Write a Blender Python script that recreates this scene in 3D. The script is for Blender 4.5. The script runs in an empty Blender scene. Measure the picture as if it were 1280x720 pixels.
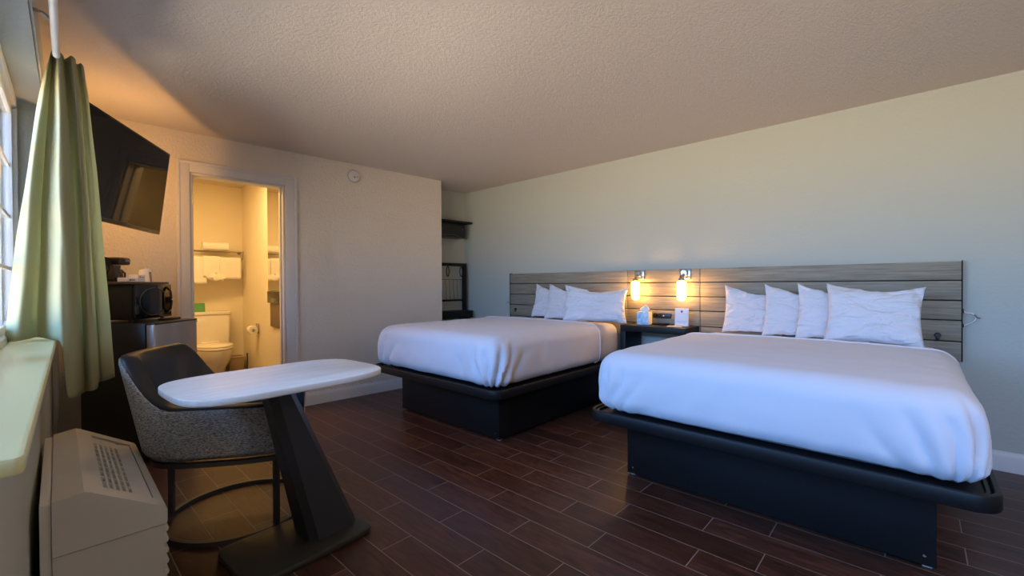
import bpy, bmesh, math, random
from mathutils import Vector, Matrix, noise
random.seed(7)
C = bpy.context.scene.collection
PI = math.pi

# ------------------------------------------------------------------ materials
def mat(name, col, rough=.5, metal=0., spec=.5, coat=0.):
    m = bpy.data.materials.new(name); m.use_nodes = True
    b = m.node_tree.nodes['Principled BSDF']
    b.inputs['Base Color'].default_value = (*col, 1)
    b.inputs['Roughness'].default_value = rough
    b.inputs['Metallic'].default_value = metal
    b.inputs['Specular IOR Level'].default_value = spec
    b.inputs['Coat Weight'].default_value = coat
    return m
def N(m, t, **kw):
    n = m.node_tree.nodes.new(t)
    for k, v in kw.items(): setattr(n, k, v)
    return n
def L(m, a, b): m.node_tree.links.new(a, b)
def bsdf(m): return m.node_tree.nodes['Principled BSDF']
def coords(m, scale=(1, 1, 1), gen='Object'):
    tc = N(m, 'ShaderNodeTexCoord'); mp = N(m, 'ShaderNodeMapping')
    mp.inputs['Scale'].default_value = scale
    L(m, tc.outputs[gen], mp.inputs['Vector'])
    return mp.outputs['Vector']
def bump(m, scale, strength, dist=.01, detail=4, vec=None, vscale=(1, 1, 1), rough=.55):
    nz = N(m, 'ShaderNodeTexNoise'); nz.inputs['Scale'].default_value = scale; nz.inputs['Detail'].default_value = detail
    nz.inputs['Roughness'].default_value = rough
    L(m, vec or coords(m, vscale), nz.inputs['Vector'])
    bp = N(m, 'ShaderNodeBump'); bp.inputs['Strength'].default_value = strength; bp.inputs['Distance'].default_value = dist
    L(m, nz.outputs['Fac'], bp.inputs['Height']); L(m, bp.outputs['Normal'], bsdf(m).inputs['Normal'])
    return nz, bp
def vary(m, c1, c2, scale, vscale=(1, 1, 1), detail=4, lo=.35, hi=.65):
    nz = N(m, 'ShaderNodeTexNoise'); nz.inputs['Scale'].default_value = scale; nz.inputs['Detail'].default_value = detail
    L(m, coords(m, vscale), nz.inputs['Vector'])
    r = N(m, 'ShaderNodeValToRGB'); r.color_ramp.elements[0].position = lo; r.color_ramp.elements[1].position = hi
    r.color_ramp.elements[0].color = (*c1, 1); r.color_ramp.elements[1].color = (*c2, 1)
    L(m, nz.outputs['Fac'], r.inputs['Fac']); L(m, r.outputs['Color'], bsdf(m).inputs['Base Color'])
    return r

def plaster(name, col, scale, strength, dist):
    m = mat(name, col, .75, spec=.25); bump(m, scale, strength, dist, detail=3); return m
M_WALL = plaster('painted_plaster', (.505, .525, .465), 55, .35, .006)
M_WALLT = mat('knockdown_plaster', (.75, .68, .585), .7, spec=.25)
def knock(m):
    v = N(m, 'ShaderNodeTexNoise'); v.inputs['Scale'].default_value = 34; v.inputs['Detail'].default_value = 3; v.inputs['Distortion'].default_value = 1.2
    L(m, coords(m), v.inputs['Vector'])
    r = N(m, 'ShaderNodeValToRGB'); r.color_ramp.elements[0].position = .42; r.color_ramp.elements[1].position = .62
    L(m, v.outputs['Fac'], r.inputs['Fac'])
    b = N(m, 'ShaderNodeBump'); b.inputs['Strength'].default_value = .5; b.inputs['Distance'].default_value = .007
    L(m, r.outputs['Color'], b.inputs['Height']); L(m, b.outputs['Normal'], bsdf(m).inputs['Normal'])
knock(M_WALLT)
M_CEIL = mat('popcorn_ceiling', (.67, .61, .56), .9, spec=.1)
bump(M_CEIL, 72, .68, .011, detail=6, rough=.72)
M_BATH = plaster('bathroom_plaster', (.80, .74, .60), 70, .2, .004)
M_TRIM = mat('white_trim_paint', (.70, .68, .66), .45)
bump(M_TRIM, 30, .08, .003)
M_SILL = mat('sill_paint', (.78, .78, .44), .35); bump(M_SILL, 18, .25, .004)
M_FRAME = mat('white_vinyl', (.8, .82, .82), .35)
M_BLACKWOOD = mat('black_laminate', (.0085, .0083, .0088), .48, spec=.28); bump(M_BLACKWOOD, 90, .06, .002, vscale=(1, .1, 1))
M_BLACK = mat('black_plastic', (.010, .010, .011), .35)
M_BLACKGLOSS = mat('black_gloss', (.006, .006, .007), .08)
M_BLACKMATTE = mat('black_matte', (.012, .011, .011), .6)
M_SCREEN = mat('tv_screen', (.004, .004, .005), .035, spec=.2)
M_STEEL = mat('brushed_steel', (.42, .39, .37), .38, metal=.85); bump(M_STEEL, 200, .05, .001, vscale=(.02, 1, 1))
M_CHROME = mat('chrome', (.50, .49, .47), .22, metal=1)
M_GUN = mat('gunmetal', (.10, .10, .11), .42, metal=.6)
M_TBASE = mat('bronze_plate', (.045, .043, .036), .45, metal=.45); bump(M_TBASE, 60, .05, .002)
M_LEG = mat('dark_pedestal', (.030, .031, .036), .42, spec=.5); bump(M_LEG, 140, .06, .001)
M_LEATHER = mat('black_leather', (.012, .013, .017), .42, spec=.5); bump(M_LEATHER, 220, .12, .002)
M_PLASTIC = mat('beige_plastic', (.62, .59, .54), .5); bump(M_PLASTIC, 300, .05, .001)
M_PLASTIC_D = mat('beige_plastic_dark', (.45, .42, .37), .55)
M_PORC = mat('porcelain', (.80, .76, .68), .15, coat=.3)
M_TOWEL = mat('terry_cotton', (.88, .85, .80), .95, spec=.1); bump(M_TOWEL, 260, .5, .004)
M_PAPER = mat('white_paper', (.82, .80, .78), .8)
M_CARDW = mat('printed_card', (.78, .77, .80), .5)
M_INK = mat('dark_ink', (.10, .09, .10), .7)
M_INKB = mat('pale_blue_ink', (.42, .48, .68), .7)
M_GREEN = mat('green_card', (.08, .30, .10), .6)
M_WASTE = mat('tan_plastic', (.48, .36, .20), .5)
M_BROWN = mat('brown_wood', (.16, .10, .06), .45)
M_TRAYW = mat('dark_tray', (.10, .07, .05), .5)
M_CARAFE = mat('smoked_glass', (.025, .014, .010), .05, spec=.6)
M_SILVER = mat('silver_wire', (.72, .72, .72), .35, metal=.3)
M_GREYW = mat('grey_wrapper', (.26, .23, .21), .5)
M_MIRROR = mat('mirror_glass', (.9, .9, .88), .02, metal=1)
M_GRANITE = mat('black_granite', (.012, .012, .013), .18)

# curtain
M_CURT = mat('pale_green_fabric', (.50, .49, .30), .85, spec=.15)
def curt(m):
    nt = m.node_tree
    w = N(m, 'ShaderNodeTexNoise'); w.inputs['Scale'].default_value = 260; w.inputs['Detail'].default_value = 2
    L(m, coords(m, (1, 1, .25)), w.inputs['Vector'])
    b = N(m, 'ShaderNodeBump'); b.inputs['Strength'].default_value = .25; b.inputs['Distance'].default_value = .002
    L(m, w.outputs['Fac'], b.inputs['Height']); L(m, b.outputs['Normal'], bsdf(m).inputs['Normal'])
    tr = N(m, 'ShaderNodeBsdfTranslucent'); tr.inputs['Color'].default_value = (.58, .57, .35, 1)
    mx = N(m, 'ShaderNodeMixShader'); mx.inputs['Fac'].default_value = .38
    out = nt.nodes['Material Output']
    L(m, bsdf(m).outputs['BSDF'], mx.inputs[1]); L(m, tr.outputs['BSDF'], mx.inputs[2]); L(m, mx.outputs['Shader'], out.inputs['Surface'])
curt(M_CURT)

# woven white bed linen
def linen(name, col, fine=420):
    m = mat(name, col, .85, spec=.15)
    bsdf(m).inputs['Sheen Weight'].default_value = .15
    bump(m, fine, .22, .002, detail=3); return m
M_LINEN = linen('white_coverlet', (.665, .65, .69))
M_SHEET = linen('white_sheet', (.76, .74, .77), 600)
M_PILLOW = linen('white_pillowcase', (.76, .74, .77), 520)
def creases(m):
    n = N(m, 'ShaderNodeTexNoise'); n.inputs['Scale'].default_value = 8; n.inputs['Detail'].default_value = 3; n.inputs['Distortion'].default_value = 1.2
    L(m, coords(m, (.8, 1, 1.9)), n.inputs['Vector'])
    b = N(m, 'ShaderNodeBump'); b.inputs['Strength'].default_value = .95; b.inputs['Distance'].default_value = .035
    L(m, n.outputs['Fac'], b.inputs['Height'])
    for k in list(m.node_tree.links):
        if k.to_socket == bsdf(m).inputs['Normal']: L(m, b.outputs['Normal'], k.from_node.inputs['Normal'])
creases(M_PILLOW)

# tweed
M_TWEED = mat('grey_tweed', (.2, .2, .21), .95, spec=.1)
def tweed(m):
    n = N(m, 'ShaderNodeTexNoise'); n.inputs['Scale'].default_value = 170; n.inputs['Detail'].default_value = 4; n.inputs['Roughness'].default_value = .75
    L(m, coords(m, (.5, .5, 1.5)), n.inputs['Vector'])
    r = N(m, 'ShaderNodeValToRGB'); r.color_ramp.elements[0].position = .38; r.color_ramp.elements[1].position = .64
    r.color_ramp.elements[0].color = (.12, .124, .13, 1); r.color_ramp.elements[1].color = (.70, .69, .66, 1)
    L(m, n.outputs['Fac'], r.inputs['Fac']); L(m, r.outputs['Color'], bsdf(m).inputs['Base Color'])
    b = N(m, 'ShaderNodeBump'); b.inputs['Strength'].default_value = .5; b.inputs['Distance'].default_value = .003
    L(m, n.outputs['Fac'], b.inputs['Height']); L(m, b.outputs['Normal'], bsdf(m).inputs['Normal'])
tweed(M_TWEED)

# headboard boards
M_BOARD = mat('grey_wood_laminate', (.2, .18, .15), .5, spec=.35)
def board(m):
    n = N(m, 'ShaderNodeTexNoise'); n.inputs['Scale'].default_value = 9; n.inputs['Detail'].default_value = 6; n.inputs['Roughness'].default_value = .65
    L(m, coords(m, (1, .35, 9)), n.inputs['Vector'])
    r = N(m, 'ShaderNodeValToRGB'); r.color_ramp.elements[0].position = .3; r.color_ramp.elements[1].position = .72
    r.color_ramp.elements[0].color = (.185, .155, .110, 1); r.color_ramp.elements[1].color = (.37, .325, .245, 1)
    L(m, n.outputs['Fac'], r.inputs['Fac']); L(m, r.outputs['Color'], bsdf(m).inputs['Base Color'])
    b = N(m, 'ShaderNodeBump'); b.inputs['Strength'].default_value = .1; b.inputs['Distance'].default_value = .002
    L(m, n.outputs['Fac'], b.inputs['Height']); L(m, b.outputs['Normal'], bsdf(m).inputs['Normal'])
board(M_BOARD)
# table top: pale streaky laminate
M_TTOP = mat('pale_stone_laminate', (.7, .68, .66), .38)
vary(M_TTOP, (.72, .70, .665), (.84, .82, .785), 14, (.35, 3, 1), detail=5)
M_TISSUE = mat('tissue_box_print', (.4, .6, .8), .5)
vary(M_TISSUE, (.25, .50, .72), (.72, .82, .88), 30, detail=3)

# floor planks
M_FLOOR = mat('wood_look_tile', (.05, .025, .018), .3, spec=.38)
def plank(m):
    nt = m.node_tree
    geo = N(m, 'ShaderNodeNewGeometry'); sep = N(m, 'ShaderNodeSeparateXYZ'); L(m, geo.outputs['Position'], sep.inputs['Vector'])
    def mth(op, a, b=None, c=None):
        n = N(m, 'ShaderNodeMath', operation=op)
        for i, v in enumerate((a, b, c)):
            if v is None: continue
            if isinstance(v, (int, float)): n.inputs[i].default_value = v
            else: L(m, v, n.inputs[i])
        return n.outputs[0]
    W, LN, G = .1515, .612, .0018
    xs = mth('DIVIDE', mth('ADD', sep.outputs['X'], .0985), W)
    row = mth('FLOOR', xs)
    wn = N(m, 'ShaderNodeTexWhiteNoise', noise_dimensions='1D'); L(m, row, wn.inputs['W'])
    alt = mth('MULTIPLY', mth('MODULO', mth('ADD', row, 40), 2), .53)
    off = mth('ADD', mth('ADD', alt, mth('MULTIPLY', wn.outputs['Value'], .18)), .07)
    ys = mth('SUBTRACT', mth('DIVIDE', sep.outputs['Y'], LN), off)
    col = mth('FLOOR', ys)
    fx = mth('FRACT', xs); fy = mth('FRACT', ys)
    dx = mth('MULTIPLY', mth('MINIMUM', fx, mth('SUBTRACT', 1, fx)), W)
    dy = mth('MULTIPLY', mth('MINIMUM', fy, mth('SUBTRACT', 1, fy)), LN)
    d = mth('MINIMUM', dx, dy)
    g = N(m, 'ShaderNodeMapRange'); g.inputs['From Min'].default_value = G*.7; g.inputs['From Max'].default_value = G*1.5
    L(m, d, g.inputs['Value'])                                    # 0 in the grout, 1 on the tile
    pid = mth('ADD', mth('MULTIPLY', row, 7.31), mth('MULTIPLY', col, 3.17))
    w2 = N(m, 'ShaderNodeTexWhiteNoise', noise_dimensions='1D'); L(m, pid, w2.inputs['W'])
    cmb = N(m, 'ShaderNodeCombineXYZ')
    L(m, mth('MULTIPLY', sep.outputs['X'], 30), cmb.inputs['X']); L(m, mth('MULTIPLY', sep.outputs['Y'], 4), cmb.inputs['Y']); L(m, mth('MULTIPLY', w2.outputs['Value'], 50), cmb.inputs['Z'])
    gn = N(m, 'ShaderNodeTexNoise'); gn.inputs['Scale'].default_value = 1; gn.inputs['Detail'].default_value = 5; gn.inputs['Distortion'].default_value = 1.5
    L(m, cmb.outputs['Vector'], gn.inputs['Vector'])
    r = N(m, 'ShaderNodeValToRGB'); r.color_ramp.elements[0].position = .3; r.color_ramp.elements[1].position = .75
    r.color_ramp.elements[0].color = (.034, .0125, .008, 1); r.color_ramp.elements[1].color = (.105, .042, .026, 1)
    L(m, gn.outputs['Fac'], r.inputs['Fac'])
    hs = N(m, 'ShaderNodeHueSaturation'); L(m, r.outputs['Color'], hs.inputs['Color'])
    L(m, mth('ADD', .75, mth('MULTIPLY', w2.outputs['Value'], .5)), hs.inputs['Value'])
    mx = N(m, 'ShaderNodeMix', data_type='RGBA'); L(m, g.outputs['Result'], mx.inputs['Factor'])
    mx.inputs['A'].default_value = (.23, .18, .15, 1); L(m, hs.outputs['Color'], mx.inputs['B'])
    L(m, mx.outputs['Result'], bsdf(m).inputs['Base Color'])
    L(m, mth('ADD', .30, mth('MULTIPLY', gn.outputs['Fac'], .12)), bsdf(m).inputs['Roughness'])
    b = N(m, 'ShaderNodeBump'); b.inputs['Strength'].default_value = .35; b.inputs['Distance'].default_value = .0012
    L(m, mth('ADD', g.outputs['Result'], mth('MULTIPLY', gn.outputs['Fac'], .6)), b.inputs['Height']); L(m, b.outputs['Normal'], bsdf(m).inputs['Normal'])
plank(M_FLOOR)

# lamp glass (the lit bulb tubes give off light)
M_GLOW = bpy.data.materials.new('lit_frosted_glass'); M_GLOW.use_nodes = True
M_GLOW.node_tree.nodes.clear()
_e = N(M_GLOW, 'ShaderNodeEmission'); _e.inputs['Color'].default_value = (1, .50, .12, 1); _e.inputs['Strength'].default_value = 42
_o = N(M_GLOW, 'ShaderNodeOutputMaterial'); L(M_GLOW, _e.outputs[0], _o.inputs['Surface'])
# window glass
M_GLASS = bpy.data.materials.new('window_glass'); M_GLASS.use_nodes = True
M_GLASS.node_tree.nodes.clear()
_t = N(M_GLASS, 'ShaderNodeBsdfTransparent'); _t.inputs['Color'].default_value = (.92, .95, .95, 1)
_g = N(M_GLASS, 'ShaderNodeBsdfGlossy'); _g.inputs['Roughness'].default_value = .03
_f = N(M_GLASS, 'ShaderNodeFresnel'); _f.inputs['IOR'].default_value = 1.45
_m = N(M_GLASS, 'ShaderNodeMixShader'); _o = N(M_GLASS, 'ShaderNodeOutputMaterial')
L(M_GLASS, _f.outputs[0], _m.inputs[0]); L(M_GLASS, _t.outputs[0], _m.inputs[1]); L(M_GLASS, _g.outputs[0], _m.inputs[2]); L(M_GLASS, _m.outputs[0], _o.inputs['Surface'])

# ------------------------------------------------------------------ mesh helpers
def NB(): return bmesh.new()
def obj(name, bm, m, parent=None, smooth=35, mods=None):
    bmesh.ops.recalc_face_normals(bm, faces=bm.faces)
    me = bpy.data.meshes.new(name); bm.to_mesh(me); bm.free()
    for x in (m if isinstance(m, (list, tuple)) else [m]): me.materials.append(x)
    if smooth:
        me.polygons.foreach_set('use_smooth', [True]*len(me.polygons))
        me.set_sharp_from_angle(angle=math.radians(smooth))
    o = bpy.data.objects.new(name, me); C.objects.link(o)
    if parent: o.parent = parent
    return o
def tag(o, label, cat, group=None, kind=None):
    o['label'] = label; o['category'] = cat
    if group: o['group'] = group
    if kind: o['kind'] = kind
    return o
def thing(name, label, cat, loc=(0, 0, 0), rz=0, group=None, rot=None):
    o = bpy.data.objects.new(name, None); C.objects.link(o); o.empty_display_size = .1
    o.location = loc; o.rotation_euler = rot or (0, 0, rz)
    return tag(o, label, cat, group)
def place(o, loc, rz=0, rot=None):
    o.location = loc; o.rotation_euler = rot or (0, 0, rz); return o
def struct(name, bm, m, parent=None, loc=(0, 0, 0), rz=0, smooth=35):
    o = obj(name, bm, m, parent, smooth); o.location = loc; o.rotation_euler = (0, 0, rz); o['kind'] = 'structure'; return o
def box(bm, lo, hi, bev=0, seg=2, mtx=None):
    x0, y0, z0 = lo; x1, y1, z1 = hi
    vs = [bm.verts.new(p) for p in [(x0,y0,z0),(x1,y0,z0),(x1,y1,z0),(x0,y1,z0),(x0,y0,z1),(x1,y0,z1),(x1,y1,z1),(x0,y1,z1)]]
    fs = [bm.faces.new([vs[i] for i in f]) for f in [(3,2,1,0),(4,5,6,7),(0,1,5,4),(1,2,6,5),(2,3,7,6),(3,0,4,7)]]
    if bev:
        r = bmesh.ops.bevel(bm, geom=list({e for f in fs for e in f.edges}), offset=bev, segments=seg, profile=.5, affect='EDGES')
        vs = list({v for f in r['faces'] for v in f.verts} | {v for v in vs if v.is_valid})
    if mtx is not None: bmesh.ops.transform(bm, matrix=mtx, verts=vs)
    return vs
def loft(bm, rings, cap0=True, cap1=True, closed=True):
    V = [[bm.verts.new(p) for p in r] for r in rings]
    n = len(V[0])
    for a, b in zip(V, V[1:]):
        for i in range(n if closed else n-1):
            j = (i+1) % n
            bm.faces.new((a[i], a[j], b[j], b[i]))
    if cap0: bm.faces.new(V[0][::-1])
    if cap1: bm.faces.new(V[-1])
    return V
def rr(x0, x1, y0, y1, r, z, n=8, d=0.):
    x0 += d; y0 += d; x1 -= d; y1 -= d; r = max(r-d, .0005)
    out = []
    for cx, cy, a in ((x1-r, y1-r, 0), (x0+r, y1-r, 90), (x0+r, y0+r, 180), (x1-r, y0+r, 270)):
        for k in range(n+1):
            t = math.radians(a+90*k/n); out.append((cx+r*math.cos(t), cy+r*math.sin(t), z))
    return out
def slab(bm, x0, x1, y0, y1, r, z0, z1, b=.004, n=8):
    R = lambda z, d: rr(x0, x1, y0, y1, r, z, n, d)
    loft(bm, [R(z0, b), R(z0+b*.3, b*.3), R(z0+b, 0), R(z1-b, 0), R(z1-b*.3, b*.3), R(z1, b)])
def tube(bm, pts, r, n=10, caps=True, closed=False):
    P = [Vector(p) for p in pts]; rings = []; up = None; m = len(P)
    for i, p in enumerate(P):
        if closed: t = (P[(i+1) % m]-P[i-1]).normalized()
        else: t = (P[min(i+1, m-1)]-P[max(i-1, 0)]).normalized()
        if up is None: up = t.orthogonal().normalized()
        up = (up-t*up.dot(t)).normalized(); s = t.cross(up)
        rad = r[i] if isinstance(r, (list, tuple)) else r
        rings.append([p+up*rad*math.cos(2*PI*k/n)+s*rad*math.sin(2*PI*k/n) for k in range(n)])
    if closed:
        V = [[bm.verts.new(q) for q in ring] for ring in rings]
        for i in range(m):
            a, b = V[i], V[(i+1) % m]
            for k in range(n): bm.faces.new((a[k], a[(k+1) % n], b[(k+1) % n], b[k]))
    else: loft(bm, rings, caps, caps)
def lathe(bm, prof, n=24, c=(0, 0, 0), axis='z'):
    rings = []
    for r, z in prof:
        ring = []
        for k in range(n):
            a = 2*PI*k/n; x, y = max(r, 1e-4)*math.cos(a), max(r, 1e-4)*math.sin(a)
            p = {'z': (x, y, z), 'x': (z, x, y), 'y': (x, z, y)}[axis]
            ring.append((c[0]+p[0], c[1]+p[1], c[2]+p[2]))
        rings.append(ring)
    loft(bm, rings)
def prism(bm, poly, axis, a, b):
    """poly of 2-D points extruded along axis ('y': poly is x,z)"""
    f = {'y': lambda p, t: (p[0], t, p[1]), 'x': lambda p, t: (t, p[0], p[1]), 'z': lambda p, t: (p[0], p[1], t)}[axis]
    loft(bm, [[f(p, a) for p in poly], [f(p, b) for p in poly]])
def sstep(a, b, x):
    t = min(1, max(0, (x-a)/(b-a))); return t*t*(3-2*t)
def fbm(x, y, z): return noise.noise(Vector((x, y, z)))

# ------------------------------------------------------------------ frames of the room
H = 2.34
XR = 3.862                       # headboard wall
BR = math.atan(-.0603)           # the bathroom wall runs a little askew
BO = Vector((0, 4.271, 0)); E1 = Vector((math.cos(BR), math.sin(BR), 0)); E2 = Vector((-math.sin(BR), math.cos(BR), 0))
def bw(s, d, z=0): return BO+E1*s+E2*d+Vector((0, 0, z))
WR = -math.atan(.032)            # so does the window wall
WO = Vector((-.09, 0, 0)); WN = Vector((math.cos(WR), math.sin(WR), 0)); W1 = Vector((-math.sin(WR), math.cos(WR), 0))
def ww(n, s, z=0): return WO+WN*n+W1*s+Vector((0, 0, z))
YF = -2.6                        # wall behind the camera

bm = NB(); box(bm, (-.6, YF-.2, -.12), (XR+.3, 6.8, 0)); struct('floor', bm, M_FLOOR)
bm = NB(); box(bm, (-.6, YF-.2, H), (XR+.3, 6.8, H+.12)); struct('ceiling', bm, M_CEIL)
bm = NB(); box(bm, (XR, YF-.12, 0), (XR+.15, 6.8, H)); struct('wall_right', bm, M_WALL)
bm = NB(); box(bm, (-.6, YF-.12, 0), (XR, YF, H)); struct('wall_front', bm, M_WALL)
# bathroom wall with its doorway (local x along the wall, local y into the bathroom)
DL, DR, DT = .806, 1.506, 2.026
NK = 3.2                         # the wall ends here, closet nook beyond
S2, S3 = -1.7, .1  # span of the added, unseen window towards the back of the room
def wall_with_hole(bm, x0, x1, y0, y1, z0, z1, hx0, hx1, hz0, hz1):
    box(bm, (x0, y0, z0), (hx0, y1, z1)); box(bm, (hx1, y0, z0), (x1, y1, z1))
    if hz0 > z0+.001: box(bm, (hx0, y0, z0), (hx1, y1, hz0))
    box(bm, (hx0, y0, hz1), (hx1, y1, z1))
bm = NB(); wall_with_hole(bm, .02, NK, 0, .12, 0, H, DL, DR, 0, DT); struct('wall_back', bm, M_WALLT, None, bw(0, 0), BR)
bm = NB(); box(bm, (NK-.12, .121, 0), (NK, .40, H)); struct('wall_nook_side', bm, M_WALL, None, bw(0, 0), BR)
bm = NB(); box(bm, (NK-.12, .401, 0), (3.86, .52, H)); struct('wall_nook_back', bm, M_WALL, None, bw(0, 0), BR)
# bathroom shell
BD, BXR = 2.0, 1.593
bm = NB(); box(bm, (.2, BD, 0), (1.85, BD+.12, H)); struct('wall_bathroom_far', bm, M_BATH, None, bw(0, 0), BR)
bm = NB(); box(bm, (BXR, .121, 0), (BXR+.12, BD-.001, H)); struct('wall_bathroom_right', bm, M_BATH, None, bw(0, 0), BR)
bm = NB(); box(bm, (.2, .121, 0), (.32, BD-.001, H)); struct('wall_bathroom_left', bm, M_BATH, None, bw(0, 0), BR)
# window wall
S0, S1, Z0, Z1 = .62, 3.30, .876, 2.05
WT = .24
bm = NB(); wall_with_hole(bm, .55, 4.27, 0, WT, 0, H, S0, S1, Z0, Z1); wall_with_hole(bm, YF-.1, .55, 0, WT, 0, H, S2, S3, Z0, Z1)
bmesh.ops.transform(bm, matrix=Matrix(((0, -1, 0, 0), (1, 0, 0, 0), (0, 0, 1, 0), (0, 0, 0, 1))), verts=bm.verts)
struct('wall_left', bm, M_WALL, None, WO, WR)

# doorway casing, jamb lining
tr = struct('door_1', NB(), M_TRIM, None, bw(0, 0), BR)
def casing():
    bm = NB()
    w = .085; y0, y1 = -.018, 0
    def piece(x0, x1, z0, z1, vert, flip):
        box(bm, (x0, y0, z0), (x1, -.0005, z1), .003)
    box(bm, (DL-w, y0, 0), (DL, -.0005, DT+w), .004); box(bm, (DR, y0, 0), (DR+w+.01, -.0005, DT+w), .004)
    box(bm, (DL, y0, DT), (DR, -.0005, DT+w), .004)
    # raised outer bead
    box(bm, (DL-w, y0-.008, 0), (DL-w+.022, y0, DT+w), .003); box(bm, (DR+w-.012, y0-.008, 0), (DR+w+.01, y0, DT+w), .003)
    box(bm, (DL-w+.022, y0-.008, DT+w-.022), (DR+w-.012, y0, DT+w), .003)
    return bm
c = struct('door_casing', casing(), M_TRIM, tr)
bm = NB()
box(bm, (DL, -.0005, 0), (DL+.018, .125, DT), .002); box(bm, (DR-.018, -.0005, 0), (DR, .125, DT), .002); box(bm, (DL+.018, -.0005, DT-.018), (DR-.018, .125, DT), .002)
box(bm, (DL+.018, .05, 0), (DL+.03, .085, DT-.018), .002); box(bm, (DR-.03, .05, 0), (DR-.018, .085, DT-.018), .002)
struct('door_jamb', bm, M_TRIM, tr)
bm = NB()
for z in (1.78, 1.0, .25): box(bm, (DL+.0185, .005, z), (DL+.021, .04, z+.09), .001)
tube(bm, [(DL+.022, .003, 1.78), (DL+.022, .003, 1.87)], .005)
struct('door_hinge', bm, M_CHROME, tr)
# baseboards
def baseprofile(h=.115, t=.016): return [(0, 0), (t, 0), (t, h-.03), (t*.75, h-.015), (t*.45, h-.006), (t*.4, h), (0, h)]
bm = NB(); prism(bm, [(-x, z) for x, z in baseprofile()], 'x', DR+.098, NK); struct('baseboard_back', bm, M_TRIM, None, bw(0, 0), BR)
bm = NB(); prism(bm, [(-x-.001, z) for x, z in baseprofile()], 'x', .065, DL-.087); struct('baseboard_back_left', bm, M_TRIM, None, bw(0, 0), BR)
bm = NB(); prism(bm, [(XR-x-.0005, z) for x, z in baseprofile()], 'y', YF+.01, 4.02); struct('baseboard_right', bm, M_TRIM)
bm = NB(); prism(bm, baseprofile(), 'y', 2.9, 4.2); struct('baseboard_left', bm, M_TRIM, None, WO+WN*.0005, WR)
# corner pipe chase trim beside the curtain (vertical board seen under the curtain)
bm = NB(); box(bm, (.001, 4.10, .116), (.03, 4.19, H-.002), .004); struct('trim_1', bm, M_TRIM, None, WO, WR)

# windows: frame, sashes, panes, sill
gx = -.10
def window(wname, S0, S1):
    win = struct(wname, NB(), M_FRAME, None, WO, WR)
    gx = -.10
    bm = NB()
    fw = .05
    box(bm, (gx-.06, S0+.002, Z0+.002), (gx+.012, S0+fw, Z1-.002), .004); box(bm, (gx-.06, S1-fw, Z0+.002), (gx+.012, S1-.002, Z1-.002), .004)
    box(bm, (gx-.06, S0+fw, Z0+.002), (gx+.012, S1-fw, Z0+fw), .004); box(bm, (gx-.06, S0+fw, Z1-fw), (gx+.012, S1-fw, Z1-.002), .004)
    struct('window_frame', bm, M_FRAME, win)
    bm = NB()
    sm = (S0+S1)/2
    box(bm, (gx-.05, sm-.028, Z0+fw), (gx+.004, sm+.028, Z1-fw), .004)
    for a, b in ((S0+fw, sm-.028), (sm+.028, S1-fw)):
        box(bm, (gx-.045, a+.001, Z0+fw), (gx-.003, a+.03, Z1-fw), .003); box(bm, (gx-.045, b-.03, Z0+fw), (gx-.003, b-.001, Z1-fw), .003)
        box(bm, (gx-.045, a+.03, Z0+fw), (gx-.003, b-.03, Z0+fw+.035), .003); box(bm, (gx-.045, a+.03, Z1-fw-.035), (gx-.003, b-.03, Z1-fw), .003)
    struct('window_sash', bm, M_FRAME, win)
    bm = NB()
    for a, b in ((S0+fw+.03, sm-.058), (sm+.058, S1-fw-.03)):
        for k in (1, 2):
            y = a+(b-a)*k/3; box(bm, (gx-.03, y-.008, Z0+fw+.035), (gx-.012, y+.008, Z1-fw-.035), .002)
        for k in (1, 2, 3):
            z = Z0+.085+(Z1-Z0-.17)*k/4; box(bm, (gx-.0295, a, z-.008), (gx-.0125, b, z+.008), .002)
    struct('window_muntin', bm, M_FRAME, win)
    bm = NB()
    for a, b in ((S0+fw+.03, sm-.058), (sm+.058, S1-fw-.03)):
        box(bm, (gx-.0235, a, Z0+.085), (gx-.0185, b, Z1-.085))
    struct('window_pane', bm, M_GLASS, win, smooth=0)
window('window_1', S0, S1); window('added_window', S2, S3)  # the second window is added out of view to let in more daylight
bm = NB(); slab(bm, gx+.013, .046, .85, S1-.001, .012, Z0+.0005, Z0+.026, .006)
# cut the part of the sill lip beyond the opening back to the wall face
sill = struct('trim_2', bm, M_SILL, None, WO, WR)

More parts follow.
